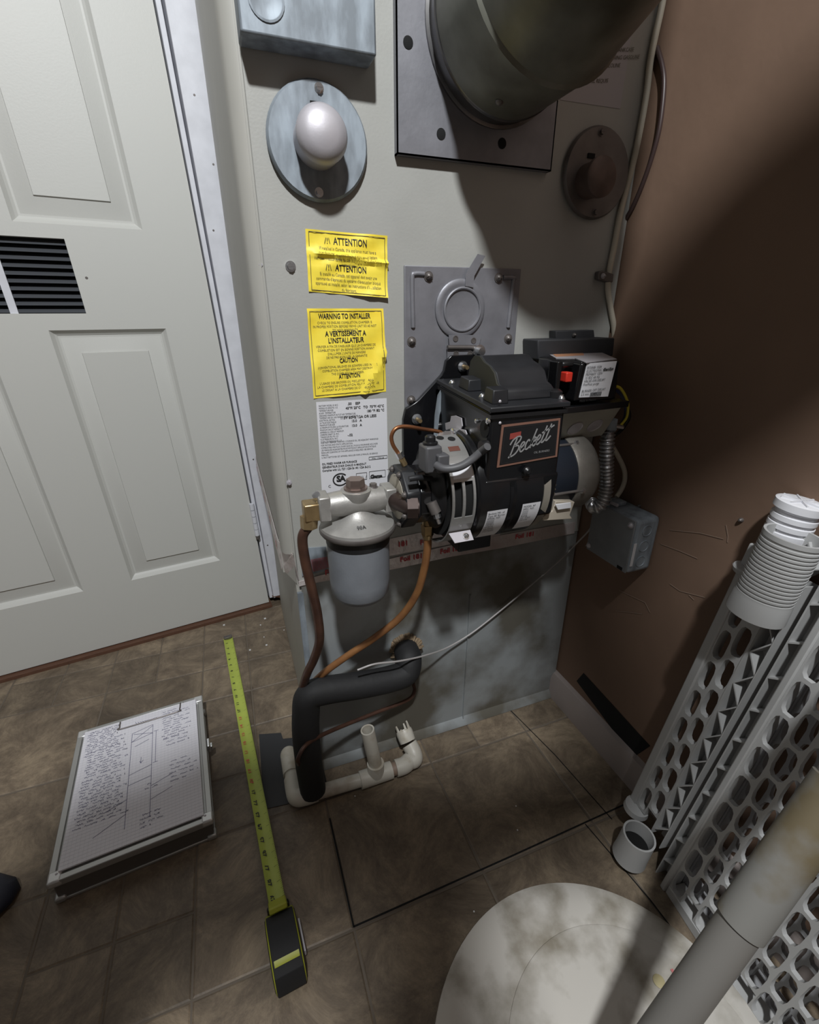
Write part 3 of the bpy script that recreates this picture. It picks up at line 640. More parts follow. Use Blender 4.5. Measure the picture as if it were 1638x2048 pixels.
# air band with two slots on the left end of the fan
band = MB(); rb = .081; x0_, x1_ = .258, .293; n_ = 64
def bp(a, x, r=rb): return Vector((x, BY+r*math.cos(a), BZ+r*math.sin(a)))
def arcbox(mb, a0, a1, xa, xb, r0, r1, k=8):
    for q in range(k):
        s0, s1 = a0+(a1-a0)*q/k, a0+(a1-a0)*(q+1)/k
        mb.hexa([bp(s0, xa, r0), bp(s1, xa, r0), bp(s1, xb, r0), bp(s0, xb, r0), bp(s0, xa, r1), bp(s1, xa, r1), bp(s1, xb, r1), bp(s0, xb, r1)])
a0, a1 = math.radians(96), math.radians(262)
sA, sB = math.radians(156), math.radians(192)        # slots face the viewer
arcbox(band, a0, sA, x0_, x1_, rb-.002, rb, 14); arcbox(band, sB, a1, x0_, x1_, rb-.002, rb, 8)
for xa, xb in ((x0_, x0_+.0035), (x0_+.0155, x0_+.0195), (x1_-.0035, x1_)): arcbox(band, sA, sB, xa, xb, rb-.002, rb, 8)
band.build('air_band', mat('worn_band_steel', (.42, .42, .42), .38, .5, col2=(.24, .23, .21), scale=12), bu)
xl(.262, [(0, .07), (.034, .076)], 40).build('fan_inlet', 'dark', bu)
for a_, xx in ((math.radians(102), .266), (math.radians(106), .281)):
    MB().lathe(bp(a_, xx, rb+.0002), bp(a_, xx, 1)-Vector((xx, BY, BZ)), [(0, .0055), (.0004, .0055)], 18).build('band_hole', 'dark', bu)
mb = MB(); arcbox(mb, math.radians(118), math.radians(124), .268, .284, rb, rb+.0005, 2); mb.build('red_mark', mat('rust_red_mark', (.13, .045, .03), .6), bu)
mb = MB(); arcbox(mb, math.radians(138), math.radians(153), .262, .291, rb, rb+.0006, 4); mb.build('white_scale', 'paper', bu)
mb = MB(); a_ = math.radians(210); mb.prism([bp(a_, .258, .083), bp(a_, .291, .083), bp(a_, .291, .083)+Vector((0, -.012, -.010)), bp(a_, .262, .083)+Vector((0, -.012, -.010))], (0, .001, -.001))
mb.build('adjusting_tab', 'satin', bu)
screw(bp(a_, .281, .083)+Vector((0, -.007, -.005)), Vector((0, -.7, .7)), .004, bu, 'chrome', hexa=False)
MB().lathe((.256, BY, BZ), -X, [(-.003, .060), (0, .058), (.003, .050), (.012, .044)], 40).build('end_cover', 'blackm', bu)
# rating stickers on the scroll
def scroll_label(a_deg0, a_deg1, xa, xb, skew, lines, sz):
    vs = []; k = 10; R2 = BR+.0006
    for q in range(k+1):
        a = math.radians(a_deg0+(a_deg1-a_deg0)*q/k)
        for x in (xa, xb): vs.append(bp(a, x, R2))
    mb = MB().add(vs, [(2*q, 2*q+1, 2*q+3, 2*q+2) for q in range(k)], True).build('spec_sticker', 'paper', bu, fix=False)
    def wp(p):                                        # p.x along x, p.z -> arc
        a = math.radians(a_deg0)+p.z/R2; return bp(a, p.x, R2+.0004)
    text(lines, sz, (xa+.002, 0, .006), X, -Z, 'ink', mb, warp=lambda p: wp(Vector((p.x, 0, -p.z+.0) if False else (p.x, 0, p.z))), line=1.0)
    return mb
scroll_label(188, 232, .310, .342, 0, 'Beckett Mfr. of\nType AF Burner\nSERIAL NO\n|||||||||||\n|||||||||||\n15030-1\nAF36YK\nUL listed\nOil burner\n120V 60Hz', .0042)
scroll_label(186, 222, .366, .396, 0, 'MODEL AF\nSPEC. NO.\n|||||||||\n|||||||||\nRating\nNo. 2 fuel\nOil only', .0042)
# motor
xl(.403, [(0, .080), (.010, .082), (.013, .070)], 48).build('motor_flange', mat('pale_worn_casting', (.36, .33, .28), .4, .4, var=.3, scale=30), bu)
xl(.414, [(0, .060), (.022, .060)], 44).build('motor_front_shell', 'bronze', bu)
xl(.436, [(0, .0605), (.046, .0605)], 48).build('motor_shell', 'blue', bu)
xl(.478, [(0, .062), (.004, .0635), (.034, .063), (.044, .057), (.050, .044), (.052, .02)], 48).build('motor_end_bell', 'motor', bu)
for a_ in (192, 262, 120):
    a = math.radians(a_); MB().cyl(bp(a, .414, .0615), bp(a, .486, .0615), .0022, 8).build('through_bolt', 'dull', bu)
    MB().nut(bp(a, .486, .0625), bp(a, .491, .0625), .0048).build('bolt_nut', 'chrome', bu)
mb = MB().prism([at(a, b, 1, .535) for a, b in ((1105,1022),(1112,1002),(1150,1004),(1140,1030),(1145,1038),(1087,1042),(1085,1034))], (0, .02, 0)); mb.build('motor_foot', mat('cream_plastic', (.42, .37, .30), .5), bu, .0012)
mb = MB().prism([at(a, b, 1, .530) for a, b in ((1111,1009),(1142,1005),(1143,1016),(1116,1020))], (0, .002, 0)); mb.build('white_tab', 'paper', bu, .0006)
MB().lathe((.428, .60, .712), Z, [(0, .03), (.015, .026), (.022, .01)], 20).build('capacitor_end', 'dark', bu)
for k in range(4): MB().tube([bp(math.radians(170+k*6), .424, .0645), bp(math.radians(170+k*6), .434, .0645)], .0016, 6, 1).build('cooling_fin', 'bronze', bu)
MB().dome((.416, .535, .700), Vector((.3, -1, .1)), .011, .010, 20).build('polished_cap', 'chrome', bu)
# four-by-four wiring box at the right of the housing, front leaning back
tlb = [at(1121,826,1,.553), at(1246,812,1,.553), at(1206,871,1,.592), at(1120,886,1,.592)]
wbx = MB().hexa([tlb[3], tlb[2], tlb[2]+Y*.075, tlb[3]+Y*.075, tlb[0], tlb[1], tlb[1]+Y*.11, tlb[0]+Y*.11]).build('wiring_box', mat('olive_grey_steel', (.44, .43, .37), .5, .2, var=.2, scale=20), bu, .003)
nb = (tlb[1]-tlb[0]).cross(tlb[3]-tlb[0]).normalized()
if nb.y > 0: nb = -nb
for u_ in (.28, .66):
    c = tlb[0]*(1-u_)*.45+tlb[1]*u_*.45+tlb[3]*(1-u_)*.55+tlb[2]*u_*.55
    MB().lathe(c, nb, [(-.001, .0130), (.0014, .0130), (.0018, .0118), (.0006, .0108), (.0005, .001)], 28).build('knockout', 'satin', wbx)
mb = MB().prism([at(a, b, 1, .60) for a, b in ((1133,872),(1172,868),(1166,880),(1118,884))], (0, .002, 0)); mb.build('pale_bracket', 'cable', bu)
MB().hexa([tlb[0]-Vector((.002, .005, .001)), tlb[1]+Vector((.006, -.005, -.001)), tlb[1]+Vector((.006, .115, -.001)), tlb[0]+Vector((-.002, .115, -.001)), tlb[0]+Vector((-.002, -.005, .008)), tlb[1]+Vector((.006, -.005, .008)), tlb[1]+Vector((.006, .115, .008)), tlb[0]+Vector((-.002, .115, .008))]).build('cover_plate', 'black', bu, .001)

# primary control on top
pc = thing('burner_control', 'black burner control with red reset button and white label, right of the burner', 'control box', (.50, .60, .78))
ya, yb = .552, .640
A = at(1170,726,1,ya); B = at(1236,722,1,ya); Cb = at(1157,797,1,ya); Db = at(1222,794,1,ya)
B = B+X*.004; Db = Db+X*.010; Cb = Cb-Z*.004; Db = Db-Z*.004
dy = Y*(yb-ya)
Lt = at(1077,704,1,yb)
A2 = Vector((A.x-.006, yb, A.z+.002)); B2 = Vector((B.x-.002, yb, B.z))
w_ = Vector((-.028, 0, 0))
body = MB().prism([Cb+w_*.3, A+w_*.2, A+X*0, B, Db], dy).build('control_body', 'black', pc, .003)
ofs = -Y*.0008
lab = MB().prism([at(1174,727,1,ya-.001), at(1234,722,1,ya-.001), at(1216,793,1,ya-.001), at(1158,795,1,ya-.001)], (0, .0006, 0)).build('front_label', 'paper', pc)
t0, t1, t3 = at(1174,727,1,ya-.0016), at(1234,722,1,ya-.0016), at(1158,795,1,ya-.0016)
text('R7284B 1024\nELECTRONIC OIL\nPRIMARY 120V\n15 SEC 60 Hz\nVALVE-ON DELAY\nPre/Post purge\n\nBURNER OFF DELAY\n2.5 min. 15 sec\n\nMade in Mexico', .0046, t0+(t3-t0)*.16+(t1-t0)*.04, (t1-t0), (t0-t3), 'ink', lab, line=1.0)
text('GeniSys', .0056, t0+(t3-t0)*.26+(t1-t0)*.60, (t1-t0), (t0-t3), 'ink', lab, bold=.0002)
text('|||||||||||||', .006, t0+(t3-t0)*.98+(t1-t0)*.35, (t1-t0), (t0-t3), 'ink', lab, bold=.0003)
ztop = A.z
MB().prism([at(a, b, 2, ztop+.0012) for a, b in ((1090,704),(1195,701),(1234,718),(1172,725),(1150,716),(1112,716))], (0, 0, -.001)).build('top_label', 'dimpaper', pc)
MB().prism([at(a, b, 2, ztop+.0017) for a, b in ((1103,706),(1166,705),(1168,710),(1112,713))], (0, 0, -.0004)).build('orange_print', 'orange', pc)
# angled left face carrying the reset button
P_ = [at(1078,706,1,.655), at(1100,716,1,.61), at(1143,716,1,.58), A]
Q_ = [at(1085,782,1,.655), at(1108,800,1,.61), at(1140,803,1,.58), Cb]
mb = MB()
topz = ztop
top = [Vector((p.x, p.y, topz)) for p in P_]; bot = [Vector((p.x+.004, p.y, on_lid(.6)+.002)) for p in P_]
poly = top+[Vector((B.x, ya, topz)), Vector((B.x, yb+.02, topz)), Vector((P_[0].x+.01, yb+.02, topz))]
MB().prism(poly, (0, 0, -(topz-Cb.z)-.002)).build('control_side', 'black', pc, .003)
rbq = at(1130,753,1,.566); MB().obox(rbq, X*.0055, Y*.010, Z*.0068).build('reset_button', 'red', pc, .0015)
MB().obox(at(1130,728,1,.570), X*.010, Y*.008, Z*.004).build('indicator_lens', 'blackm', pc, .003)
MB().obox(at(1108,760,1,.572), X*.004, Y*.01, Z*.026).build('button_guard', 'black', pc, .0015); MB().obox(at(1152,760,1,.566), X*.003, Y*.01, Z*.026).build('button_guard', 'black', pc, .0015)

# bracket behind it, built as a box with its shade put into the dark colour
rb_ = thing('shaded_bracket', 'sheet metal bracket coloured dark for shade, on the furnace behind the burner control', 'bracket', fz(1150,690))
MB().prism([fz(a, b, .045) for a, b in ((1076,680),(1230,676),(1226,712),(1076,720))], (0, .044, 0)).build('box', 'ducttape', rb_, .002)
MB().prism([fz(a, b, .020) for a, b in ((1112,662),(1188,660),(1190,680),(1112,682))], (0, .019, 0)).build('tab', 'ducttape', rb_, .001)
screw(fz(1148,670,.021), -Y, .003, rb_, 'dull', hexa=False)
# wires at the right of the control
def wire(name, label, cat, pts, r, m, n=10, sub=6, group=None):
    o = MB().tube(pts, r, n, sub).build(name, m); return tag(o, label, cat, group)
wire('control_wire', 'short yellow wire looping beside the burner control', 'wire', [at(1226,772,1,.60), at(1240,776,1,.60), at(1252,795,1,.60), at(1256,812,1,.605), at(1253,835,1,.61), at(1240,852,1,.61)], .0022, 'wirey')
wire('control_wire', 'dark blue wire under the yellow one beside the burner control', 'wire', [at(1222,782,1,.61), at(1236,783,1,.61), at(1249,800,1,.61), at(1251,830,1,.615), at(1238,856,1,.615)], .0028, 'wireb')
wire('control_wire', 'black wire loop at the lower right of the wiring box', 'wire', [at(1240,800,1,.62), at(1254,815,1,.62), at(1258,835,1,.62), at(1244,858,1,.615), at(1228,872,1,.61)], .003, 'blackm')
# armoured conduit from wiring box to junction box
cpth = [at(1216,862,1,.598), at(1214,890,1,.596), at(1213,930,1,.594), at(1213,970,1,.592), at(1208,998,1,.590), at(1199,1012,1,.592), at(1188,1014,1,.60), at(1183,1004,1,.615)]
P = smooth_path(cpth, 30)
cu_ = thing('armoured_conduit', 'shiny spiral flexible conduit hanging from the wiring box', 'conduit', cpth[0])
mb = MB(); dist = 0; rs = []; u = X.copy()
for i, p in enumerate(P):
    T = (P[min(i+1, len(P)-1)]-P[max(i-1, 0)]).normalized(); u = (u-T*u.dot(T)).normalized(); w = T.cross(u)
    if i: dist += (p-P[i-1]).length
    r = .0108+.0016*math.cos(dist/.0066*2*math.pi)
    rs.append([p+(u*math.cos(t)+w*math.sin(t))*r for t in [2*math.pi*k/18 for k in range(18)]])
mb.rings(rs).build('spiral_sleeve', 'satinmetal', cu_)
q = cpth[0]; MB().cyl(q+Z*.004, q+Z*.020, .012, 16).build('connector', 'galv', cu_); MB().cyl(q+Vector((.004, -.004, .010)), q+Vector((.022, -.008, .006)), .0035, 10).build('clamp_screw', 'chrome', cu_)
MB().prism([at(a, b, 1, .594) for a, b in ((1206,876),(1214,862),(1228,850),(1230,858),(1222,868),(1224,872))], (0, -.004, 0)).build('clamp_strap', 'galv', cu_)

# ---- fuel pump
pu = thing('fuel_pump', 'dark grey fuel pump with round data label, left end of the burner', 'fuel pump', (.23, BY, .632))
hexp = [at(a, b, 0, .204) for a, b in ((0,0),)] if False else None
PZ, PY = .632, .598
def pp(a, r=.047, x=.206, sy=1.0): return Vector((x, PY+math.cos(a)*r*sy, PZ+math.sin(a)*r))
oct_ = [pp(math.radians(22.5+45*k), .047) for k in range(8)]
MB().prism(oct_, (.022, 0, 0)).build('pump_cover', 'blackcover', pu, .003)
MB().prism([pp(math.radians(22.5+45*k), .043, .228) for k in range(8)], (.028, 0, 0)).build('pump_body', 'black', pu, .002)
for a_ in (157, 203, 112, 248, 67): screw(pp(math.radians(a_), .040, .2058), -X, .0042, pu, 'dull', hexa=False, h=.004)
MB().lathe((.2058, PY, PZ), -X, [(0, .033), (.0006, .033)], 36).build('data_label', mat('yellowed_label', (.50, .46, .38), .6), pu)
text('SUNTEC\nA2VA-7116\nfuel unit', .0055, (.2048, PY-.006, PZ+.010), -Y, Z, 'ink', pu, align='CENTER')
MB().tube([at(818,958,1,.552), at(840,955,1,.552), at(862,957,1,.56)], .004, 10, 3).build('cast_rib', 'blackcover', pu)
q = at(868,1010,1,.556)
MB().cyl(at(862,1004,1,.556), at(872,1026,1,.550), .008, 14).build('adjusting_port', 'dull', pu)
MB().nut(at(872,1026,1,.550), at(875,1036,1,.548), .0055).build('port_nut', 'chrome', pu)
MB().cyl(at(875,1036,1,.548), at(879,1047,1,.546), .003, 10).build('bleed_nipple', 'chrome', pu)
MB().nut(at(881,1004,1,.558), at(888,1003,1,.560), .0058).build('side_nut', 'chrome', pu)
# coil / solenoid on top of the pump
SO = at(860,915,1,.549)
so = MB().obox(SO, X*.0115, Y*.014, Z*.018).build('solenoid_coil', 'grey', pu, .003)
MB().obox(SO+Vector((.010, -.014, -.004)), X*.008, Y*.009, Z*.012).build('terminal_block', 'grey', pu, .002)
MB().lathe(SO+Z*.018, Z, [(0, .010), (.003, .010), (.004, .007), (.010, .007), (.012, .005)], 16).build('coil_nut', 'blackm', pu)
# nozzle line and supply fittings
wire('nozzle_line', 'bright thin copper tube arching from pump to burner nozzle fitting', 'copper tube', [nutp-X*.028, at(880,864,1,.605), at(845,858,1,.605), at(812,853,1,.602), at(792,857,1,.60), at(783,872,1,.60), at(786,890,1,.60), at(797,907,1,.60)], .0028, 'copper', 12, 8)
q0, q1 = at(797,905,1,.60), at(807,925,1,.60)
MB().nut(q0, q0+(q1-q0)*.5, .0055).build('flare_nut', 'chrome', pu); MB().cyl(q0+(q1-q0)*.5, q1+(q1-q0)*.25, .0045, 12).build('elbow_fitting', 'brass', pu)
wire('flame_sensor_cable', 'thick dark grey cable curving from the pump coil to the burner housing', 'cable', [at(872,930,1,.530), at(886,937,1,.520), at(905,937,1,.514), at(925,931,1,.512), at(945,918,1,.515), at(960,905,1,.525), at(975,893,0,.300)], .0052, 'grey', 14, 8)
q = at(975,893,0,hx0-.001); MB().cyl(q, q-X*.010, .0085, 14).build('cable_gland', 'blackm', bu)

# ---- oil filter
FC = Vector((.147, .600)); 
of = thing('oil_filter', 'grey canister oil filter with cast metal head left of the pump', 'oil filter', (FC.x, FC.y, .60))
cz = .590
MB().lathe((FC.x, FC.y, cz), -Z, [(0, .0455), (.08, .0450), (.100, .0435), (.109, .038), (.113, .028), (.114, .005)], 56).build('canister', 'can', of)
MB().lathe((FC.x, FC.y, cz-.001), -Z, [(0, .0462), (.016, .0462), (.018, .0455)], 56).build('canister_collar', 'blackcover', of)
MB().lathe((FC.x, FC.y, cz-.002), Z, [(0, .0525), (.003, .0545), (.007, .0545), (.009, .053)], 56).build('rim', 'dull', of)
hd = MB().lathe((FC.x, FC.y, cz+.006), Z, [(0, .0535), (.004, .0525), (.010, .040), (.016, .026), (.026, .016), (.034, .014)], 56).build('head', 'cast', of)
hz = .632
MB().lathe((FC.x-.052, FC.y, hz), X, [(0, .015), (.014, .017), (.030, .0185), (.074, .0185), (.090, .017), (.104, .015)], 28).build('bore', 'cast', of)
for sx in (-1, 1): MB().obox((FC.x+sx*.047, FC.y, hz), X*.008, Y*.0165, Z*.0175).build('port_boss', 'cast', of, .002)
MB().lathe((FC.x, FC.y, hz+.006), Z, [(-.012, .012), (0, .020), (.010, .0215), (.012, .0215), (.013, .016)], 32).build('bolt_boss', 'cast', of)
MB().lathe((FC.x, FC.y, hz+.019), Z, [(0, .0165), (.003, .0165), (.003, .014)], 28).nut(Vector((FC.x, FC.y, hz+.022)), Vector((FC.x, FC.y, hz+.034)), .0135, .0125).build('cover_bolt', mat('reddish_steel_bolt', (.36, .28, .25), .35, .8, var=.3, scale=50), of)
MB().lathe((FC.x+.026, FC.y+.002, hz+.016), Z, [(0, .007), (.002, .007)], 20).nut(Vector((FC.x+.026, FC.y+.002, hz+.018)), Vector((FC.x+.026, FC.y+.002, hz+.023)), .0052).build('bleed_screw', 'dull', of)
MB().lathe((FC.x-.053, FC.y, hz+.013), Vector((-.4, -.5, .8)), [(0, .0055), (.008, .0055), (.0082, .0035)], 18).build('end_screw', 'chrome', of)
text('90A', .0075, (FC.x-.004, FC.y-.040, cz+.0172), X, Vector((0, .8, .6)), 'ink', of, bold=.0001, align='CENTER')
wire('pump_nipple', 'dark brown iron pipe nipple joining the oil filter to the fuel pump', 'pipe fitting', [(FC.x+.052, .600, hz), (FC.x+.075, .596, hz-.001), (.228, .590, hz-.002)], .009, 'iron', 18, 3)
ni = thing('hex_coupling', 'dark iron hex coupling on the nipple between filter and pump', 'pipe fitting', (.205, .59, hz))
MB().nut((FC.x+.052, .600, hz), (FC.x+.062, .598, hz), .0145).build('hex', 'iron', ni); MB().nut((.208, .560, hz-.003), (.222, .556, hz-.003), .016).build('hex', 'iron', ni)
MB().tube([(.198, .595, hz), (.205, .575, hz-.001), (.215, .560, hz-.003), (.224, .557, hz-.003)], .0125, 16, 5).build('elbow', 'iron', ni)
# brass elbow at the filter inlet
be = thing('brass_elbow', 'brass flare elbow at the left port of the oil filter', 'pipe fitting', (.085, .60, .62))
MB().obox((.0835, .600, .628), X*.011, Y*.0125, Z*.0125).build('elbow_body', 'brass', be, .002)
MB().nut((.092, .600, .630), (.099, .600, hz), .011).build('thread_hex', 'brass', be)
MB().nut((.0800, .600, .620), (.0780, .598, .603), .0125, .0115).build('flare_nut', 'brass', be)
# copper and coated lines
wire('oil_supply_tube', 'dark brown coated tube dropping from the brass elbow', 'copper tube', [(.078, .598, .606), at(605,1075,1,.60), at(610,1120,1,.60), at(624,1180,1,.60), at(635,1230,1,.603), at(639,1280,1,.61), at(628,1318,1,.63), at(615,1345,1,.645), at(606,1372,1,.665), at(600,1392,1,.68)], .0072, 'coppold', 16, 8)
wire('pump_return_tube', 'orange-brown coated copper tube sweeping from under the pump to the hose', 'copper tube', [at(855,1070,1,.60), at(855,1095,1,.60), at(848,1140,1,.605), at(832,1190,1,.615), at(800,1235,1,.63), at(750,1275,1,.645), at(700,1308,1,.655), at(655,1340,1,.665), at(630,1362,1,.68)], .0062, 'copporange', 16, 8)
q = at(855,1070,1,.60)
fn = thing('flare_nut', 'brass flare nut under the fuel pump', 'pipe fitting', q)
MB().nut(q+Z*.018, q+Z*.002, .0105, .0095).build('nut', 'brass', fn); MB().cyl(q+Z*.002, q-Z*.006, .0095, 16, .007).build('shoulder', 'brass', fn); MB().cyl(q+Z*.018, q+Z*.028, .0085, 14).build('thread', 'brass', fn)
# insulated hose
hz_ = [at(812,1300,1,.70), at(818,1318,1,.672), at(812,1345,1,.66), at(780,1358,1,.658), at(720,1370,1,.656), at(655,1380,1,.656), at(618,1392,1,.656), at(612,1425,1,.655), at(612,1470,1,.652), at(618,1530,1,.648)]
hs_ = thing('insulated_hose', 'thick black foam-insulated hose bent along the foot of the furnace', 'hose', hz_[4])
hp = smooth_path(hz_, 8); last = hp[-1]; hp = [p for p in hp if p.z > .03]+[Vector((last.x+.002, last.y, .026))]
MB().tube(hp, .0245, 22, 1).build('foam_sleeve', 'rubber', hs_)
fr = MB(); rnd = random.Random(4)
for k in range(110):
    a = 2*math.pi*k/110; c = hz_[0]; u = (hz_[1]-hz_[0]).normalized(); s1 = u.orthogonal().normalized(); s2 = u.cross(s1)
    d = s1*math.cos(a)+s2*math.sin(a); p = c+d*.021; e = p+d*rnd.uniform(.003, .012)-u*rnd.uniform(.003, .022)+Vector((rnd.uniform(-.004, .004), 0, rnd.uniform(-.003, .003)))
    e.y = min(e.y, YF-.002); fr.tube([p+u*.01, p, e], .0028, 5, 1)
fr.build('frayed_end', 'fluff', hs_, kind='stuff')
# thin copper return at the bottom + thin wire
wire('thin_copper_tube', 'thin tarnished copper tube running below the black hose', 'copper tube', [at(826,1366,1,.70), at(829,1382,1,.698), at(815,1400,1,.69), at(750,1426,1,.675), at(690,1450,1,.66), at(640,1472,1,.64), at(610,1492,1,.622), at(596,1518,1,.612), at(597,1528,1,.625)], .0038, 'coppold', 10, 8)
wire('thin_wire', 'thin grey wire hanging from the junction box across the plenum', 'wire', [at(1190,1030,1,.66), at(1180,1058,1,.68), at(1150,1090,1,.70), at(1115,1125,1,.703), at(1060,1172,1,.705), at(1000,1222,1,.705), at(945,1265,1,.704), at(895,1295,1,.695), at(850,1311,1,.66), at(800,1322,1,.635), at(750,1328,1,.63), at(715,1340,1,.632)], .0017, mat('grey_wire', (.38, .36, .35), .4), 8, 8)

# ================================================================== RIGHT WALL THINGS
jbx = thing('junction_box', 'grey square steel junction box on the brown wall, tilted toward the viewer', 'junction box', (XW, .58, .50))
jx = .600
c0 = A3([(1171,1096),(1248,1148),(1275,1050),(1205,1003)], 0, jx)       # BL BR TR TL of the cover
y0_, y1_ = c0[1].y-.004, c0[0].y; z0_, z1_ = c0[0].z-.002, c0[2].z+.006
MB().box(jx+.002, y0_, z0_, XW-.0005, y1_, z1_).build('box', 'galv', jbx, .008, 3)
MB().box(jx, y0_+.002, z0_+.002, jx+.0025, y1_-.002, z1_-.002).build('cover', mat('blue_grey_cover', (.27, .285, .30), .5, .2, var=.2, scale=30), jbx, .001)
for (yy, zz) in ((y0_+.010, z1_-.012), (y1_-.008, z0_+.012)): screw((jx-.0003, yy, zz), -X, .0045, jbx, 'satin', hexa=False, h=.004)
for zz in (z0_+.022, (z0_+z1_)/2, z1_-.022): MB().lathe((jx+.027, y0_, zz), -Y, [(-.001, .0105), (.001, .0105), (.0012, .0095), (.0003, .009)], 22).build('knockout', 'galv', jbx)
MB().box(jx+.004, y0_-.0006, z0_+.016, jx+.010, y0_, z0_+.060).build('paper_strip', 'paper', jbx)
MB().box(jx-.0004, y0_+.010, z0_+.003, jx+.001, y0_+.022, z0_+.009).build('slot', 'dark', jbx)
cbl = [at(1220,885,1,.63), at(1232,905,1,.625), at(1247,935,1,.62), at(1250,955,1,.615), at(1245,975,1,.61), at(1233,994,1,.605)]
wire('white_cable', 'short cream cable looping into the top of the junction box', 'cable', cbl, .0042, 'cable', 12, 8)
cc_ = thing('cable_clamp', 'small dusty cable clamp on top of the junction box', 'cable clamp', (jx+.02, .60, z1_))
MB().box(jx+.010, y1_-.045, z1_, jx+.034, y1_-.020, z1_+.008).build('clamp_body', 'galv', cc_, .002); MB().cyl((jx+.006, y1_-.036, z1_+.006), (jx+.006, y1_-.052, z1_+.007), .003, 8).build('clamp_screw', 'satin', cc_)
# cream cable down the furnace corner
cpts = [(1335,-60),(1324,10),(1311,70),(1301,120),(1294,180),(1284,240),(1270,310),(1255,370),(1240,430),(1229,490),(1218,545),(1216,580),(1222,620),(1228,655),(1228,690),(1224,715)]
wire('power_cable', 'long cream cable running down the right corner of the furnace', 'cable', [fz(a, b, .006) for a, b in cpts], .0046, 'cable', 12, 5)
ccl = thing('cable_strap', 'small rusty cable strap screwed over the cream cable', 'cable clamp', fz(1213,553))
MB().prism([fz(a, b, .011) for a, b in ((1198,543),(1206,541),(1228,548),(1226,565),(1214,564),(1197,559))], (0, .0105, 0)).build('strap', 'dull', ccl, .0015); screw(fz(1206,552,.0112), -Y, .0035, ccl, 'satin', hexa=False)
wire('brown_cable', 'thin dark brown cable looping out from behind the furnace corner', 'cable', [at(a, b, 0, XW-.004) for a, b in ((1314,95),(1324,130),(1328,165),(1324,220),(1316,270),(1302,320),(1288,360),(1276,390),(1262,420),(1250,440))], .0035, 'browncable', 10, 6)

# ================================================================== PVC TRAP ON THE FLOOR
pv = thing('drain_fitting', 'white PVC drain assembly lying on the floor with an open upright tee', 'drain pipe', at(700, 1570, 2, 0))
r1, r2 = .0132, .0170
zc = r2+.0005
c_l = at(592,1598,2,zc); c_r = at(824,1520,2,zc); c_t = at(752,1550,2,zc)
dirx = (c_r-c_l).normalized(); diry = Vector((-dirx.y, dirx.x, 0))
MB().cyl(c_l+dirx*.012, c_t-dirx*.02, r1, 24).build('pipe', 'pvc', pv)
e1 = [c_l+diry*.045, c_l+diry*.020, c_l+diry*.004+dirx*.003, c_l+dirx*.020, c_l+dirx*.040]
MB().tube(e1, r2, 24, 6).build('elbow', 'pvc', pv)
MB().cyl(c_l+diry*.042, c_l+diry*.062, r1+.001, 24).build('pipe', 'pvc', pv)
MB().tube([c_l+diry*.056+Z*0, c_l+diry*.085, c_l+diry*.104+Z*.002, c_l+diry*.112-Z*.004], r2, 24, 5, rr=lambda t: r2 if t < .7 else r2*(1-.5*(t-.7)/.3)).build('elbow', 'pvc', pv)
MB().cyl(c_t-dirx*.033, c_t+dirx*.033, r2, 26).build('tee', 'pvc', pv)
top_t = Vector((c_t.x-.004, c_t.y, 0))
rz = at(735,1463,1,c_t.y).z
MB().cyl(c_t+Z*.006, c_t+Z*.034, r2, 26).build('tee_socket', 'pvc', pv)
mb = MB(); b = c_t+Z*.028; t = Vector((at(735,1463,1,c_t.y+.004).x, c_t.y+.004, rz)); ax_ = (t-b)
mb.lathe(b, ax_, [(0, r1), (ax_.length, r1), (ax_.length, r1-.0028), (ax_.length-.05, r1-.003), (ax_.length-.051, .001)], 28, cap=False); mb.build('riser', 'pvc', pv)
MB().cyl(c_t+dirx*.033, c_t+dirx*.044, r1, 22).build('pipe', mat('browned_pipe_primer', (.30, .22, .17), .5), pv)
er = [c_t+dirx*.040, c_t+dirx*.058, c_r+dirx*.004, c_r+dirx*.012+diry*.008+Z*.004, c_r+dirx*.010+diry*.020+Z*.010]
MB().tube([c_t+dirx*.042, c_t+dirx*.060, c_r-dirx*.006], r2, 24, 5).build('coupling', 'pvc', pv)
MB().tube([c_r-dirx*.008, c_r+dirx*.006, c_r+dirx*.008+diry*.012+Z*.006, c_r+dirx*.004+diry*.026+Z*.016], r2*.98, 24, 6).build('elbow', 'pvc', pv)
cbk = c_r+dirx*.002+diry*.030+Z*.020; axk = (diry*.8+Z*.75-dirx*.15).normalized()
MB().lathe(cbk, axk, [(0, r2), (.018, r2+.001), (.024, r2), (.024, r2-.004), (.012, r2-.005)], 24, cap=False).build('broken_socket', 'pvc', pv)
u_ = axk.orthogonal().normalized(); v_ = axk.cross(u_); sh = MB()
for k, hgt in enumerate((.010, .0, .015, .012, .0, .008, .0, .014, .005, .0)):
    if not hgt: continue
    a = 2*math.pi*k/10; d = u_*math.cos(a)+v_*math.sin(a); tn = axk.cross(d)
    sh.prism([cbk+axk*.023+d*(r2-.001)-tn*.0025, cbk+axk*.023+d*(r2-.001)+tn*.0025, cbk+axk*(.023+hgt)+d*(r2-.001)+tn*.0015, cbk+axk*(.023+hgt)+d*(r2-.001)-tn*.001], -d*.0025)
sh.build('broken_teeth', 'pvc', pv)
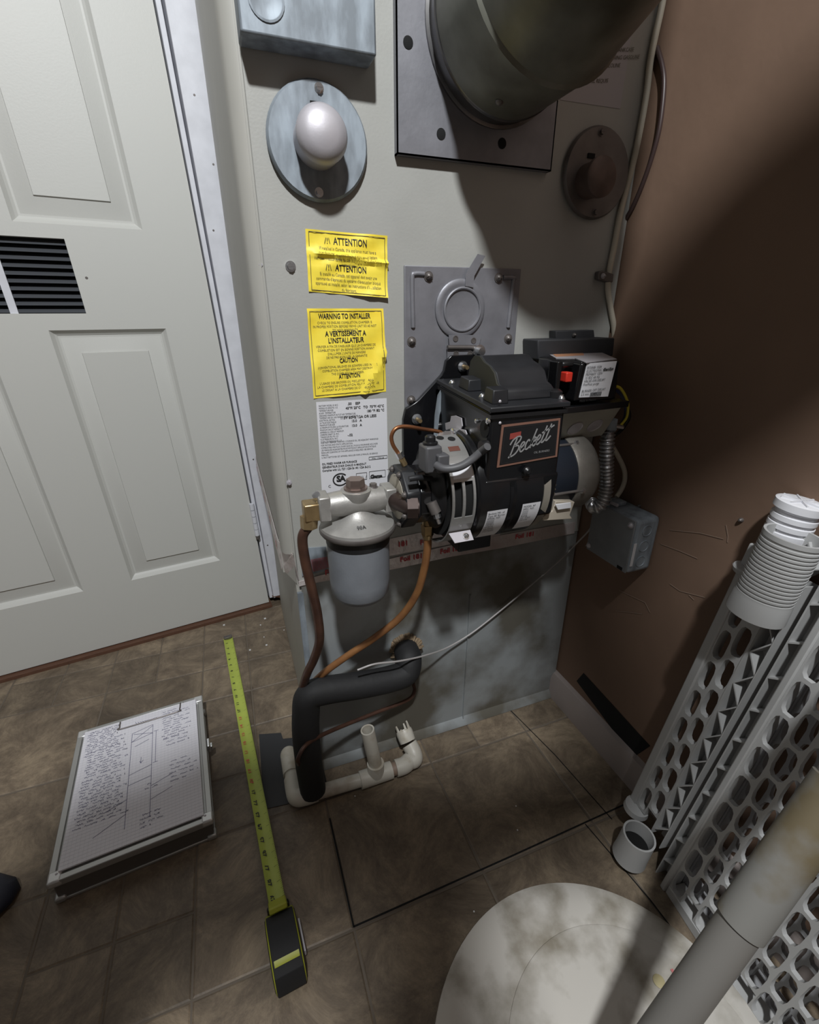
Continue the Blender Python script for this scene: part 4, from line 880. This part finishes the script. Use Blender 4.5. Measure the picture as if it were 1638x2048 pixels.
# black tape patch on the floor, two scraps
pt = [(518,1469),(562,1466),(566,1478),(595,1475),(640,1500),(655,1590),(532,1618),(524,1560)]
tag(MB().prism([at(a, b, 2, .0006) for a, b in pt], (0, 0, .0008)).build('black_patch', 'ducttape'), 'flat black rubber patch on the floor under the PVC elbow', 'patch')
hole = thing('floor_sleeve', 'square black rubber sleeve where the hose enters the floor', 'sleeve', at(620,1565,2,0))
q = at(624,1560,2,.012); MB().obox(q, X*.026, Y*.020, Z*.011).build('sleeve_block', 'rubber', hole, .003)
# tiny white paint chips and dirt on the floor
ch = MB(); rnd = random.Random(2)
for (a, b) in ((530,1237),(568,1229),(568,1260),(528,1274),(448,1250),(533,1290),(500,1300),(521,1250)):
    q = at(a, b, 2, .001); s_ = rnd.uniform(.0012, .003); ch.obox(q, X*s_, Y*s_*.8, Z*.0009)
for (a, b) in ((1035,1660),(948,1823),(1032,1612),(710,1592)):
    q = at(a, b, 2, .001); ch.obox(q, X*.001, Y*.001, Z*.0006)
tag(ch.build('paint_chip', 'gypsum', kind='stuff'), 'scattered white paint chips on the vinyl near the door jamb', 'debris')

# ================================================================== TAPE MEASURE
tm = thing('tape_measure', 'black and yellow-green tape measure with its blade extended toward the door', 'tape measure', at(575, 1920, 2, 0))
bl0, bl1 = at(456,1276,2,.004), at(556,1812,2,.020)
n_ = 40; bd = (bl1-bl0); bw = .0125; sd = Vector((bd.y, -bd.x, 0)).normalized(); vs = []
def tape_pt(t, k): 
    p = bl0+bd*t; sag = .006*math.sin(math.pi*min(1, t*1.2))*0
    return p+sd*bw*k+Z*(-.0028+.0034*k*k+ (.000 if t < .9 else 0))
K = [-1, -.6, -.2, .2, .6, 1]
for j in range(n_+1):
    for k in K: vs.append(tape_pt(j/n_, k))
for j in range(n_+1):
    for k in K: vs.append(tape_pt(j/n_, k)-Z*.0006)
m_ = len(K); N_ = (n_+1)*m_
fs = [(j*m_+k, j*m_+k+1, (j+1)*m_+k+1, (j+1)*m_+k) for j in range(n_) for k in range(m_-1)]
fs += [tuple(N_+q for q in f[::-1]) for f in fs]+[(j*m_, (j+1)*m_, N_+(j+1)*m_, N_+j*m_) for j in range(n_)]+[(j*m_+m_-1, N_+j*m_+m_-1, N_+(j+1)*m_+m_-1, (j+1)*m_+m_-1) for j in range(n_)]
blade = MB().add(vs, fs).build('blade', 'tapeyel', tm)
tl_ = bd.length; nin = int(tl_/.0254)
tk = MB(); bdn = bd.normalized()
def on_blade(dist, k): 
    t = dist/tl_; return tape_pt(t, k)+Z*.0004
for e in range(1, int(tl_/.003175)):
    dd = e*.003175; ln_ = {0: 1.2, 4: .6}.get(e % 8, .35)
    for s_ in (-1,):
        a, b = on_blade(dd, s_), on_blade(dd, s_*(1-ln_*.5)); tk.add([a-bdn*.00022, a+bdn*.00022, b+bdn*.00022, b-bdn*.00022], [(0, 1, 2, 3)])
tk.build('graduations', 'ink', blade, fix=False, kind='stuff')
for i in range(1, nin+1):
    q = on_blade(i*.0254-.003, .25)+Z*.0008; red = i % 12 == 0
    text(str(i) if i != 12 else '1F', .0118 if i != 12 and i != 24 else .013, q+sd*.0-bdn*.0, -bdn, sd*1.0, 'redink' if 13 <= i <= 20 else 'ink', blade, align='CENTER', bold=.0002)
q = bl0; MB().obox(q-bdn*.001+Z*.002, sd*.011, bdn*.006, Z*.0035).build('end_hook', 'dull', tm, .001)
# case: rounded body lying upright
c1, c2 = at(556,1822,2,.0), at(585,1990,2,.0)
cdir = Vector((c2.x-c1.x, c2.y-c1.y, 0)).normalized(); cs_ = Vector((-cdir.y, cdir.x, 0)); 
base = Vector((bl1.x, bl1.y, 0))+cdir*.004; Lc, Wc, Hc = .088, .0215, .062
prof = [(.0, .004), (.0, .020), (.006, .030), (.020, .050), (.036, Hc), (.066, Hc-.002), (.082, .048), (.088, .030), (.088, .010), (.082, .0005), (.006, .0005)]
def cpnt(a, h, s): return base+cdir*a*1.16+Z*h*.92+cs_*s
def caseprism(s0, s1, sc=1.0, prof_=prof):
    return [cpnt(.044+(a-.044)*sc, .031+(h-.031)*sc, s0) for a, h in prof_], cs_*(s1-s0)
p_, o_ = caseprism(-Wc, Wc, .96); MB().prism(p_, o_).build('case_core', 'tapecase', tm, .003, 3)
for s0, s1 in ((-Wc-.0015, -Wc+.012), (Wc-.012, Wc+.0015)):
    pass
grip = [(.012, .040), (.020, .0515), (.036, Hc+.0012), (.066, Hc-.001), (.083, .049), (.0885, .030), (.0885, .012), (.080, .030), (.068, .050), (.040, .054), (.024, .044)]
MB().prism([cpnt(a, h, -Wc*.92) for a, h in grip], cs_*(Wc*1.84)).build('rubber_grip', 'gripblack', tm, .001)
mb = MB(); mb.prism([cpnt(a, h, -Wc-.001) for a, h in ((.010, .006), (.012, .034), (.034, .055), (.064, .055), (.080, .04), (.082, .008))], cs_*(.003)); mb.build('side_grip', 'gripblack', tm, .001)
mb = MB(); mb.prism([cpnt(a, h, Wc-.002) for a, h in ((.010, .006), (.012, .034), (.034, .055), (.064, .055), (.080, .04), (.082, .008))], cs_*(.003)); mb.build('side_grip', 'gripblack', tm, .001)
MB().prism([cpnt(a, h, -Wc*.8) for a, h in ((.070, .0625), (.0735, .0605), (.0755, .0585), (.0720, .0600))], cs_*(Wc*1.6)).build('yellow_band', 'tapecase', tm)
MB().obox(cpnt(-.001, .018, 0), cdir*.004, cs_*.017, Z*.012).build('mouth', 'blackm', tm, .003)
MB().obox(cpnt(.006, .046, 0), (cdir*.011+Z*.010), cs_*.0135, (Z*.6-cdir*.6)*.005).build('lock_button', 'tapecase', tm, .002)
q = cpnt(.045, .020, Wc+.0035); MB().obox(cpnt(.045, .026, (Wc+.004)), cdir*.022, cs_*.0014, Z*.006).build('belt_clip', 'satin', tm, .0008)

# ================================================================== FORM HOLDER CASE + PAPER
TZ = .052
K4 = [at(147,1468,2,TZ), at(396,1393,2,TZ), at(426,1640,2,TZ), at(92,1772,2,TZ)]   # TL TR BR BL
o_ = K4[3].copy(); o_.z = 0
ca = thing('form_holder', 'aluminium clipboard storage box lying on the floor beside the tape', 'clipboard box', o_)
ex = ((K4[2]-K4[3])+(K4[1]-K4[0])).normalized(); ey = Vector((-ex.y, ex.x, 0)); CWd = ((K4[2]-K4[3]).length+(K4[1]-K4[0]).length)/2; CHt = ((K4[0]-K4[3]).length+(K4[1]-K4[2]).length)/2
def cl(u, v, z): return o_+ex*u+ey*v+Z*z
def clb(u0, v0, z0, u1, v1, z1): return [cl(u0, v0, z0), cl(u1, v0, z0), cl(u1, v1, z0), cl(u0, v1, z0), cl(u0, v0, z1), cl(u1, v0, z1), cl(u1, v1, z1), cl(u0, v1, z1)]
MB().hexa(clb(.004, .004, .0005, CWd-.004, CHt-.004, TZ-.012)).build('tray', 'casedark', ca, .003)
mb = MB()
mb.hexa(clb(.001, .001, TZ-.014, CWd-.001, CHt-.001, TZ-.003)); mb.build('lid_core', 'alu', ca, .002)
for u0, v0, u1, v1 in ((0, 0, CWd, .010), (0, CHt-.010, CWd, CHt), (0, .010, .010, CHt-.010), (CWd-.010, .010, CWd, CHt-.010)):
    MB().hexa(clb(u0, v0, TZ-.004, u1, v1, TZ+.001)).build('edge_rail', 'alu', ca, .0012)
MB().hexa(clb(.002, .002, .0005, CWd-.002, CHt-.002, .006)).build('bottom_rail', 'alu', ca, .001)
for u, v in ((0, 0), (CWd, 0), (CWd, CHt), (0, CHt)):
    su, sv = (1 if u == 0 else -1), (1 if v == 0 else -1)
    ccn = MB().hexa(clb(min(u-su*.0006, u+su*.019), min(v-sv*.0006, v+sv*.019), TZ-.011, max(u-su*.0006, u+su*.019), max(v-sv*.0006, v+sv*.019), TZ+.0018)).build('corner_cap', 'alulight', ca, .003)
    MB().dome(cl(u+su*.012, v+sv*.012, TZ+.0018), Z, .002, .0012, 10, 3).build('rivet', 'satin', ccn)
    MB().hexa(clb(min(u-su*.0003, u+su*.016), min(v-sv*.0003, v+sv*.016), .0002, max(u-su*.0003, u+su*.016), max(v-sv*.0003, v+sv*.016), .012)).build('bottom_corner', 'alu', ca, .003)
MB().obox(cl(CWd+.003, CHt*.56, TZ-.012), ex*.003, ey*.011, Z*.009).build('latch', 'chrome', ca, .0015)
MB().obox(cl(CWd+.008, CHt*.55, TZ-.014), ex*.003, ey*.006, Z*.006).build('latch_loop', 'chrome', ca, .002)
# wire clip on the top rail
cw = [cl(.105-.025, CHt-.014, TZ+.0052), cl(.105-.025, CHt-.030, TZ+.0056), cl(.105-.020, CHt-.036, TZ+.0056), cl(.190, CHt-.036, TZ+.0056), cl(.197, CHt-.030, TZ+.0056), cl(.199, CHt-.010, TZ+.0052)]
MB().tube(cw, .0014, 8, 4).build('clip_wire', 'dull', ca)
MB().hexa(clb(.075, CHt-.012, TZ+.001, .205, CHt-.006, TZ+.0045)).build('clip_bar', 'alu', ca, .001)
# note sheet (a pad of paper on the lid)
ns = thing('note_sheet', 'sheet of squared paper covered in handwritten notes clipped on the aluminium box', 'paper', cl(.02, .01, TZ+.001))
pu0, pu1, pv0, pv1 = .0145, CWd-.014, .0135, CHt-.0115
MB().hexa(clb(pu0, pv0, TZ+.0012, pu1, pv1, TZ+.0042)).build('sheet', 'sheet', ns)
g = MB()
for i in range(1, 34):
    u = pu0+(pu1-pu0)*i/34; strip(g, [cl(u, pv0, TZ+.0043), cl(u, pv1, TZ+.0043)], .00025, Z, .0001)
for i in range(1, 46):
    v = pv0+(pv1-pv0)*i/46; strip(g, [cl(pu0, v, TZ+.0043), cl(pu1, v, TZ+.0043)], .00025, Z, .0001)
g.build('printed_grid', mat('faint_grid_ink', (.58, .58, .64), .8), ns, fix=False, kind='stuff')
PW, PH = pu1-pu0, pv1-pv0
def pn(u, v): return cl(pu0+PW*u, pv0+PH*(1-v), TZ+.0046)     # u right, v down
scr = MB(); rnd = random.Random(11)
def scribble(u0, u1, v, amp=.010):
    u = u0
    while u < u1:
        wl = rnd.uniform(.03, .09); pts = []; k = int(wl/.006)+2
        for j in range(k*2): pts.append(pn(min(u+wl*j/(k*2), u1), v+rnd.uniform(-amp, amp)*.9))
        strip(scr, pts, .00055, Z, .0001); u += wl+rnd.uniform(.012, .03)
for u0, u1, v0, v1, n in ((.04, .36, .03, .21, 11), (.04, .40, .22, .24, 2), (.06, .40, .26, .42, 9), (.05, .42, .45, .62, 9), (.05, .45, .64, .78, 7), (.68, .95, .04, .30, 13), (.70, .97, .31, .37, 3), (.74, .98, .52, .68, 6), (.53, .72, .85, .93, 4), (.56, .66, .64, .67, 2)):
    for q in range(n): scribble(u0+rnd.uniform(-.01, .02), u1-rnd.uniform(0, .12), v0+(v1-v0)*q/max(1, n-1)+.0, .0075)
def pl_(*p, w=.0007): strip(scr, [pn(*a) for a in p], w, Z, .0001)
pl_((.42,.16),(.60,.13)); pl_((.60,.13),(.60,.88)); pl_((.42,.16),(.42,.90)); pl_((.42,.24),(.60,.21)); pl_((.43,.17),(.60,.21)); pl_((.42,.24),(.60,.14)); pl_((.45,.29),(.57,.26))
pl_((.42,.52),(.60,.49)); pl_((.42,.60),(.60,.58)); pl_((.63,.20),(.63,.48)); pl_((.61,.20),(.65,.20)); pl_((.61,.48),(.65,.48)); pl_((.51,.40),(.51,.45)); pl_((.51,.45),(.50,.43)); pl_((.51,.45),(.53,.43))
pl_((.60,.66),(.77,.62)); pl_((.60,.76),(.77,.72)); pl_((.20,.88),(.42,.80)); pl_((.25,.74),(.42,.70))
for q in range(9): pl_((.44+.02*q, .055+.003*q), (.46+.022*q, .085-.002*q))
scr.build('handwriting', 'inkblue', ns, fix=False, kind='stuff')

# ================================================================== ROUND LID
LC = Vector((.319, .141, 0)); LR = .2245
ld_ = thing('round_lid', 'large round stained white plastic lid lying on the floor', 'lid', LC)
MB().lathe(LC+Z*.0005, Z, [(0, LR-.012), (.006, LR-.004), (.014, LR-.002), (.018, LR-.003), (.0205, LR-.010), (.0215, LR-.03), (.0225, .05), (.0225, .001)], 96).build('disc', 'lid', ld_)
ic = Vector((.352, .128, .0225)); MB().lathe(ic, Z, [(-.002, .165), (.0012, .163), (.002, .160), (.0022, .001)], 96).build('raised_centre', 'lid', ld_)
MB().lathe(at(1318,1962,2,.026), Z, [(0, .008), (.0004, .007)], 12).build('yellow_stain', mat('yellow_stain', (.42, .36, .20), .6), ld_)
mb = MB(); strip(mb, [at(1343,1938,2,.0255), at(1350,1950,2,.0255)], .004, Z, .0003); mb.build('red_mark', mat('faded_red_mark', (.5, .16, .16), .6), ld_, fix=False)

# ================================================================== GREY POLE
pole = thing('grey_pipe', 'thick grey-beige plastic pipe with coupling slanting across the lower right', 'pipe', (.30, .105, .2))
pA, pB = Vector((.335, .120, .292)), Vector((.437, .131, .461))
pd = (pB-pA).normalized(); foot = pA-pd*((pA.z-.036)/pd.z)
cpl = at(1510,1860,1,.118); tcp = (cpl-pA).dot(pd)
MB().cyl(foot, pA+pd*(tcp+.02), .0178, 40).build('lower_pipe', 'pole', pole)
MB().lathe(pA+pd*tcp, pd, [(0, .0180), (.0005, .0203), (.16, .0203), (.161, .0180)], 40).build('coupling', 'polecup', pole)
tend = (.545-pA.x)/pd.x
MB().cyl(pA+pd*(tcp+.1), pA+pd*tend, .0178, 40).build('upper_pipe', 'pole', pole)

# ================================================================== PLASTIC SHELF PANELS LEANING BY THE WALL
O_ = Vector((.559, .291, 0)); ww = Vector((-.138, -.990, 0)).normalized(); uu = (Vector((.08, -.04, 1))+ww*.035).normalized()
nn = ww.cross(uu).normalized(); nn = nn if nn.x < 0 else -nn
uu = (uu-ww*0).normalized()
def sp(s, t, n=0): return O_+ww*s+uu*t+nn*n
def plate_holes(mb, cells, depth, n0=0.0, k=12):
    "cells: (outer quad 4 pts in (s,t), hole centre, hole half sizes, skew) -> perforated plate with real thickness"
    for (cs, ct, hs, ht_, rs, rt_, sk) in cells:
        outer = []; inner = []
        for i in range(k):
            a = 2*math.pi*(i+.5)/k; c_, s_ = math.cos(a), math.sin(a)
            m = max(abs(c_), abs(s_)); oc, os_ = c_/m, s_/m
            outer.append((cs+oc*hs, ct+os_*ht_+sk*oc*hs)); e = .62
            ic_, is_ = math.copysign(abs(c_)**e, c_), math.copysign(abs(s_)**e, s_)
            inner.append((cs+ic_*rs, ct+is_*rt_+sk*ic_*rs))
        vs = [sp(s, t, n0) for s, t in outer]+[sp(s, t, n0) for s, t in inner]+[sp(s, t, n0-depth) for s, t in inner]+[sp(s, t, n0-depth) for s, t in outer]
        fs = []
        for i in range(k):
            j = (i+1) % k; fs += [(i, j, k+j, k+i), (k+i, k+j, 2*k+j, 2*k+i), (2*k+i, 2*k+j, 3*k+j, 3*k+i), (3*k+i, 3*k+j, j, i)]
        mb.add(vs, fs)
def sbox(mb, s0, t0, n0, s1, t1, n1):
    return mb.hexa([sp(s0, t0, n0), sp(s1, t0, n0), sp(s1, t1, n0), sp(s0, t1, n0), sp(s0, t0, n1), sp(s1, t0, n1), sp(s1, t1, n1), sp(s0, t1, n1)])
def shelf_panel(label, off, m, full):
    global O_
    keep = O_; O_ = keep+nn*off
    sh = thing('shelf_panel', label, 'shelf panel', O_.copy(), 'plastic shelf panels leaning on the brown wall')
    S_P, T_P = .0245, .0575
    mb = MB(); cells = []
    ncol = 16
    for c in range(ncol):
        s = .0190+c*S_P
        nrow = 12 if full else 11
        for r in range(-1, nrow):
            t = .046+r*T_P+(T_P/2 if c % 2 else 0)
            if t < .028: continue
            cells.append((s, t, S_P/2, T_P/2, S_P/2-.0015, T_P/2-.0024, 0))
    plate_holes(mb, cells, .007); mb.build('lattice', m, sh)
    mb = MB(); sbox(mb, -.003, .0, .004, .0068, .72, -.024); mb.build('inner_rail', m, sh, .002)
    mb = MB(); sbox(mb, .0068, .0, .001, .40, .018, -.030); mb.build('bottom_rail', m, sh, .0015)
    if full:
        mb = MB(); sbox(mb, -.0225, .0, -.004, -.0205, .70, -.026); sbox(mb, -.0205, .0, -.024, -.003, .70, -.026)
        for k in range(12):
            t = .04+k*.058; mb.hexa([sp(-.0205, t, -.004), sp(-.003, t+.012, -.004), sp(-.003, t+.0145, -.004), sp(-.0205, t+.0025, -.004), sp(-.0205, t, -.025), sp(-.003, t+.012, -.025), sp(-.003, t+.0145, -.025), sp(-.0205, t+.0025, -.025)])
        mb.build('ribbed_channel', m, sh)
        mb = MB(); sbox(mb, -.0345, .05, -.002, -.0330, .58, -.026); sbox(mb, -.055, .05, -.024, -.0330, .58, -.026)
        for k in range(10):
            t = .07+k*.056
            for a, b in (((-.0545, t), (-.0345, t+.030)), ((-.0345, t+.030), (-.0545, t+.057))):
                d = Vector((b[0]-a[0], b[1]-a[1], 0)).normalized()*.0009; px_ = (-d.y, d.x)
                mb.hexa([sp(a[0]-px_[0], a[1]-px_[1], -.003), sp(b[0]-px_[0], b[1]-px_[1], -.003), sp(b[0]+px_[0], b[1]+px_[1], -.003), sp(a[0]+px_[0], a[1]+px_[1], -.003), sp(a[0]-px_[0], a[1]-px_[1], -.024), sp(b[0]-px_[0], b[1]-px_[1], -.024), sp(b[0]+px_[0], b[1]+px_[1], -.024), sp(a[0]+px_[0], a[1]+px_[1], -.024)])
        mb.build('truss_channel', m, sh)
        mb = MB(); cells = []
        for k in range(9):
            cells.append((-.0890, .100+k*.0575, .0105, .02875, .0088, .0248, 0)); cells.append((-.0675, .122+k*.0575, .0110, .02875, .0095, .0248, 0))
        plate_holes(mb, cells, .010); mb.build('perforated_edge', m, sh)
        mb = MB(); sbox(mb, -.114, .06, .003, -.0995, .60, -.020); mb.build('outer_rail', m, sh, .002)
        mb = MB(); sbox(mb, -.0565, .06, .001, -.0545, .60, -.024); mb.build('edge_web', m, sh)
    # corner posts
    def post(s, t0, t1, r, rib, n, mm=m):
        c = sp(s, t0, n); mo = sp(s, t1, n); ln = (mo-c).length; pr = [(0, r*1.06), (ln*.22, r*1.02)]
        if rib:
            k = 15
            for i in range(k):
                h = ln*(.24+.70*i/k); dh = ln*.70/k; pr += [(h, r), (h+dh*.45, r), (h+dh*.55, r*.955), (h+dh*.95, r*.955)]
        pr += [(ln*.95, r), (ln, r), (ln, r-.003), (ln*.55, r-.004)]
        o = MB().lathe(c, mo-c, pr, 36, cap=False).build('post_socket', mm, sh)
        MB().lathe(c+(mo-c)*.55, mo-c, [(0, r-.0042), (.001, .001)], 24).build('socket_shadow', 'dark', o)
        MB().lathe(c, mo-c, [(0, .001), (.001, r*1.05)], 24, cap=False).build('socket_base', mm, o)
    if full:
        post(-.056, .528, .640, .0310, True, .020); post(-.049, .012, .070, .0260, False, .032)
        # small cups where the edge strip ends
        MB().lathe(sp(-.100, .560, .0), uu, [(0, .018), (.006, .020), (.008, .019), (.008, .001)], 24).build('edge_cup', m, sh)
        MB().lathe(sp(-.096, .056, .0), uu, [(0, .014), (.004, .021), (.014, .020), (.014, .001)], 24).build('edge_cup', m, sh)
    O_ = keep
    return sh
shelf_panel('front lattice shelf panel of grey-white plastic with ribbed corner socket', 0, 'shelf', True)
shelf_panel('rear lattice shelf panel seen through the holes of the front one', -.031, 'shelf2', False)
wp = thing('socket_post', 'bright white ribbed plastic post cap behind the top of the shelf panel', 'plastic post', sp(-.05, .60, -.055))
t_ = at(1604,1003,0,.630)
pr = [(0, .024)]
for i in range(3): pr += [(.004+i*.011, .0245), (.010+i*.011, .0245), (.0105+i*.011, .0220), (.0145+i*.011, .0220)]
pr += [(.040, .0265), (.049, .0265), (.050, .024), (.049, .001)]
axp = uu; cb = t_-axp*.05
MB().lathe(cb, axp, pr, 36).build('post', mat('bright_white_plastic', (.75, .75, .78), .4), wp)
sp_ = MB()
for k in range(8):
    a = 2*math.pi*k/8; u1_ = axp.orthogonal().normalized(); v1_ = axp.cross(u1_); d = u1_*math.cos(a)+v1_*math.sin(a)
    sp_.obox(cb+axp*.0505+d*.012, d*.010, axp.cross(d)*.0008, axp*.0012)
sp_.build('cap_ribs', 'paper', wp)

# ================================================================== THE PHOTOGRAPHER (behind and above the camera, shades the floor)
M['jacket'] = mat('dark_work_jacket', (.05, .055, .07), .85, bump=.1, bscale=90)
M['skin'] = mat('skin_tone', (.45, .27, .19), .55)
M['hair'] = mat('short_brown_hair', (.05, .03, .02), .7, bump=.3, bscale=200)
ph_ = thing('person', 'person in dark clothes of whom only a shoe toe shows at the left edge', 'person', (-.05, -.2, 0))
def skin_mesh(name, nodes, edges, m, parent, levels=2, root=0):
    me = bpy.data.meshes.new(name); o0 = ORG.get(parent, Vector((0, 0, 0)))
    me.from_pydata([Vector(n[0])-o0 for n in nodes], edges, []); me.materials.append(M[m])
    o = bpy.data.objects.new(name, me); COL.objects.link(o); o.parent = parent; ORG[o] = o0
    sk = o.modifiers.new('skin', 'SKIN'); sk.use_smooth_shade = True
    for i, n in enumerate(nodes):
        r = n[1]; me.skin_vertices[0].data[i].radius = (r, r) if not isinstance(r, tuple) else r
        me.skin_vertices[0].data[i].use_root = (i == root)
    ss = o.modifiers.new('sub', 'SUBSURF'); ss.levels = levels; ss.render_levels = levels
    return o
NB = [((-.27, -.36, .93), (.14, .11)), ((-.30, -.20, 1.09), (.10, .09)), ((-.15, .02, 1.26), .078), ((-.08, -.05, 1.34), .062), ((.00, -.12, 1.42), .044), ((.17, -.15, 1.42), .036),
      ((-.22, -.03, 1.35), .054), ((-.34, -.10, 1.12), .042), ((-.12, -.09, .91), .032), ((-.075, -.07, .89), .025),
      ((.01, -.09, 1.35), .052), ((-.06, -.38, 1.14), .042), ((.01, -.16, .90), .032), ((.02, -.10, .87), .025),
      ((-.34, -.35, .86), .10), ((-.52, .02, .52), .07), ((-.60, .44, .14), .045), ((-.60, .46, .10), .042),
      ((-.13, -.42, .86), .10), ((.05, -.45, .48), .068), ((.16, -.74, .10), .045), ((.16, -.74, .08), .042)]
NB += [((.21, .03, 1.455), .036), ((.265, .02, 1.50), .04), ((-.27, -.07, 1.19), .08)]; EB = [(5, 22), (22, 23), (1, 24), (24, 2), (0, 1), (2, 3), (3, 4), (4, 5), (3, 6), (6, 7), (7, 8), (8, 9), (3, 10), (10, 11), (11, 12), (12, 13), (0, 14), (14, 15), (15, 16), (16, 17), (0, 18), (18, 19), (19, 20), (20, 21)]
skin_mesh('clothed_body', NB, EB, 'jacket', ph_)
hc_ = Vector((.245, -.025, 1.59)); lookd = Vector((-.6, .8, .18)).normalized(); hu = Vector((-.35, -.45, .82)).normalized(); hu = (hu-lookd*hu.dot(lookd)).normalized(); hr = lookd.cross(hu)
rs = []
for z_, rx, ry, off in ((-.115, .028, .030, .03), (-.10, .042, .046, .026), (-.07, .058, .066, .012), (-.03, .068, .082, .004), (.02, .074, .092, 0), (.06, .072, .090, -.004), (.09, .058, .072, -.008), (.112, .032, .040, -.01), (.120, .006, .008, -.01)):
    rs.append([hc_+hu*z_+hr*rx*math.cos(t)+lookd*(ry*math.sin(t)+off) for t in [2*math.pi*k/24 for k in range(24)]])
hd_ = MB().rings(rs).build('head', 'skin', ph_)
MB().obox(hc_+lookd*.098-hu*.012, hr*.010, hu*.020, lookd*.014).build('nose', 'skin', hd_, .006, 3)
for s_ in (-1, 1):
    MB().lathe(hc_+lookd*.080+hr*.030*s_+hu*.010, lookd, [(0, .013), (.006, .011), (.009, .004)], 14).build('eye', 'paper', hd_)
    MB().obox(hc_+hr*.077*s_-hu*.005, hr*.006, hu*.028, lookd*.015).build('ear', 'skin', hd_, .005, 3)
MB().obox(hc_+lookd*.088-hu*.062, hr*.024, hu*.004, lookd*.004).build('mouth', mat('lip_tone', (.35, .14, .12), .5), hd_, .002)
rs2 = [[p+(p-hc_).normalized()*.009 for p in r] for r in rs[3:]]
rs2 = [[p if (p-hc_).dot(lookd) < .045 or (p-hc_).dot(hu) > .075 else p-(p-hc_).normalized()*.022 for p in r] for r in rs2]
MB().rings(rs2).build('hair', 'hair', hd_)
for s_, w_c in ((-1, Vector((-.065, -.065, .89))), (1, Vector((.045, -.075, .87)))):
    pc_ = w_c+Vector((-s_*.022, .012, -.004))
    hn = [(w_c, .022), (pc_, .024)]; he = [(0, 1)]
    for q in range(4):
        b_ = pc_+Vector((-s_*.012, .006, .026-.017*q)); ln_ = (.026, .030, .028, .022)[q]
        hn += [(b_, .0095), (b_+Vector((-s_*ln_, .010, .002)), .0085), (b_+Vector((-s_*(ln_+.012), -.004, .002)), .0075)]
        k_ = len(hn); he += [(1, k_-3), (k_-3, k_-2), (k_-2, k_-1)]
    b_ = pc_+Vector((-s_*.002, -.012, .030)); hn += [(b_, .0105), (b_+Vector((-s_*.030, -.016, .006)), .009)]; k_ = len(hn); he += [(1, k_-2), (k_-2, k_-1)]
    skin_mesh('hand', hn, he, 'skin', ph_, 1)
MB().obox((0, -.030, .87), X*.036, Y*.0045, Z*.070).build('phone', 'black', ph_, .004)
for c_, dr in ((Vector((-.512, .628, 0)), Vector((.85, .5, 0)).normalized()), (Vector((.17, -.68, 0)), Vector((.1, 1, 0)).normalized())):
    sd_ = Vector((dr.y, -dr.x, 0)); rs = []
    for a, r, h in ((-.20, .034, .11), (-.14, .040, .10), (-.06, .046, .070), (.0, .048, .050), (.04, .044, .042), (.07, .032, .034), (.085, .010, .018)):
        rs.append([c_+dr*a+sd_*r*math.cos(t)+Z*max(.001, h*.5+h*.5*math.sin(t)) for t in [2*math.pi*k/20 for k in range(20)]])
    MB().rings(rs).build('shoe', 'shoe', ph_)
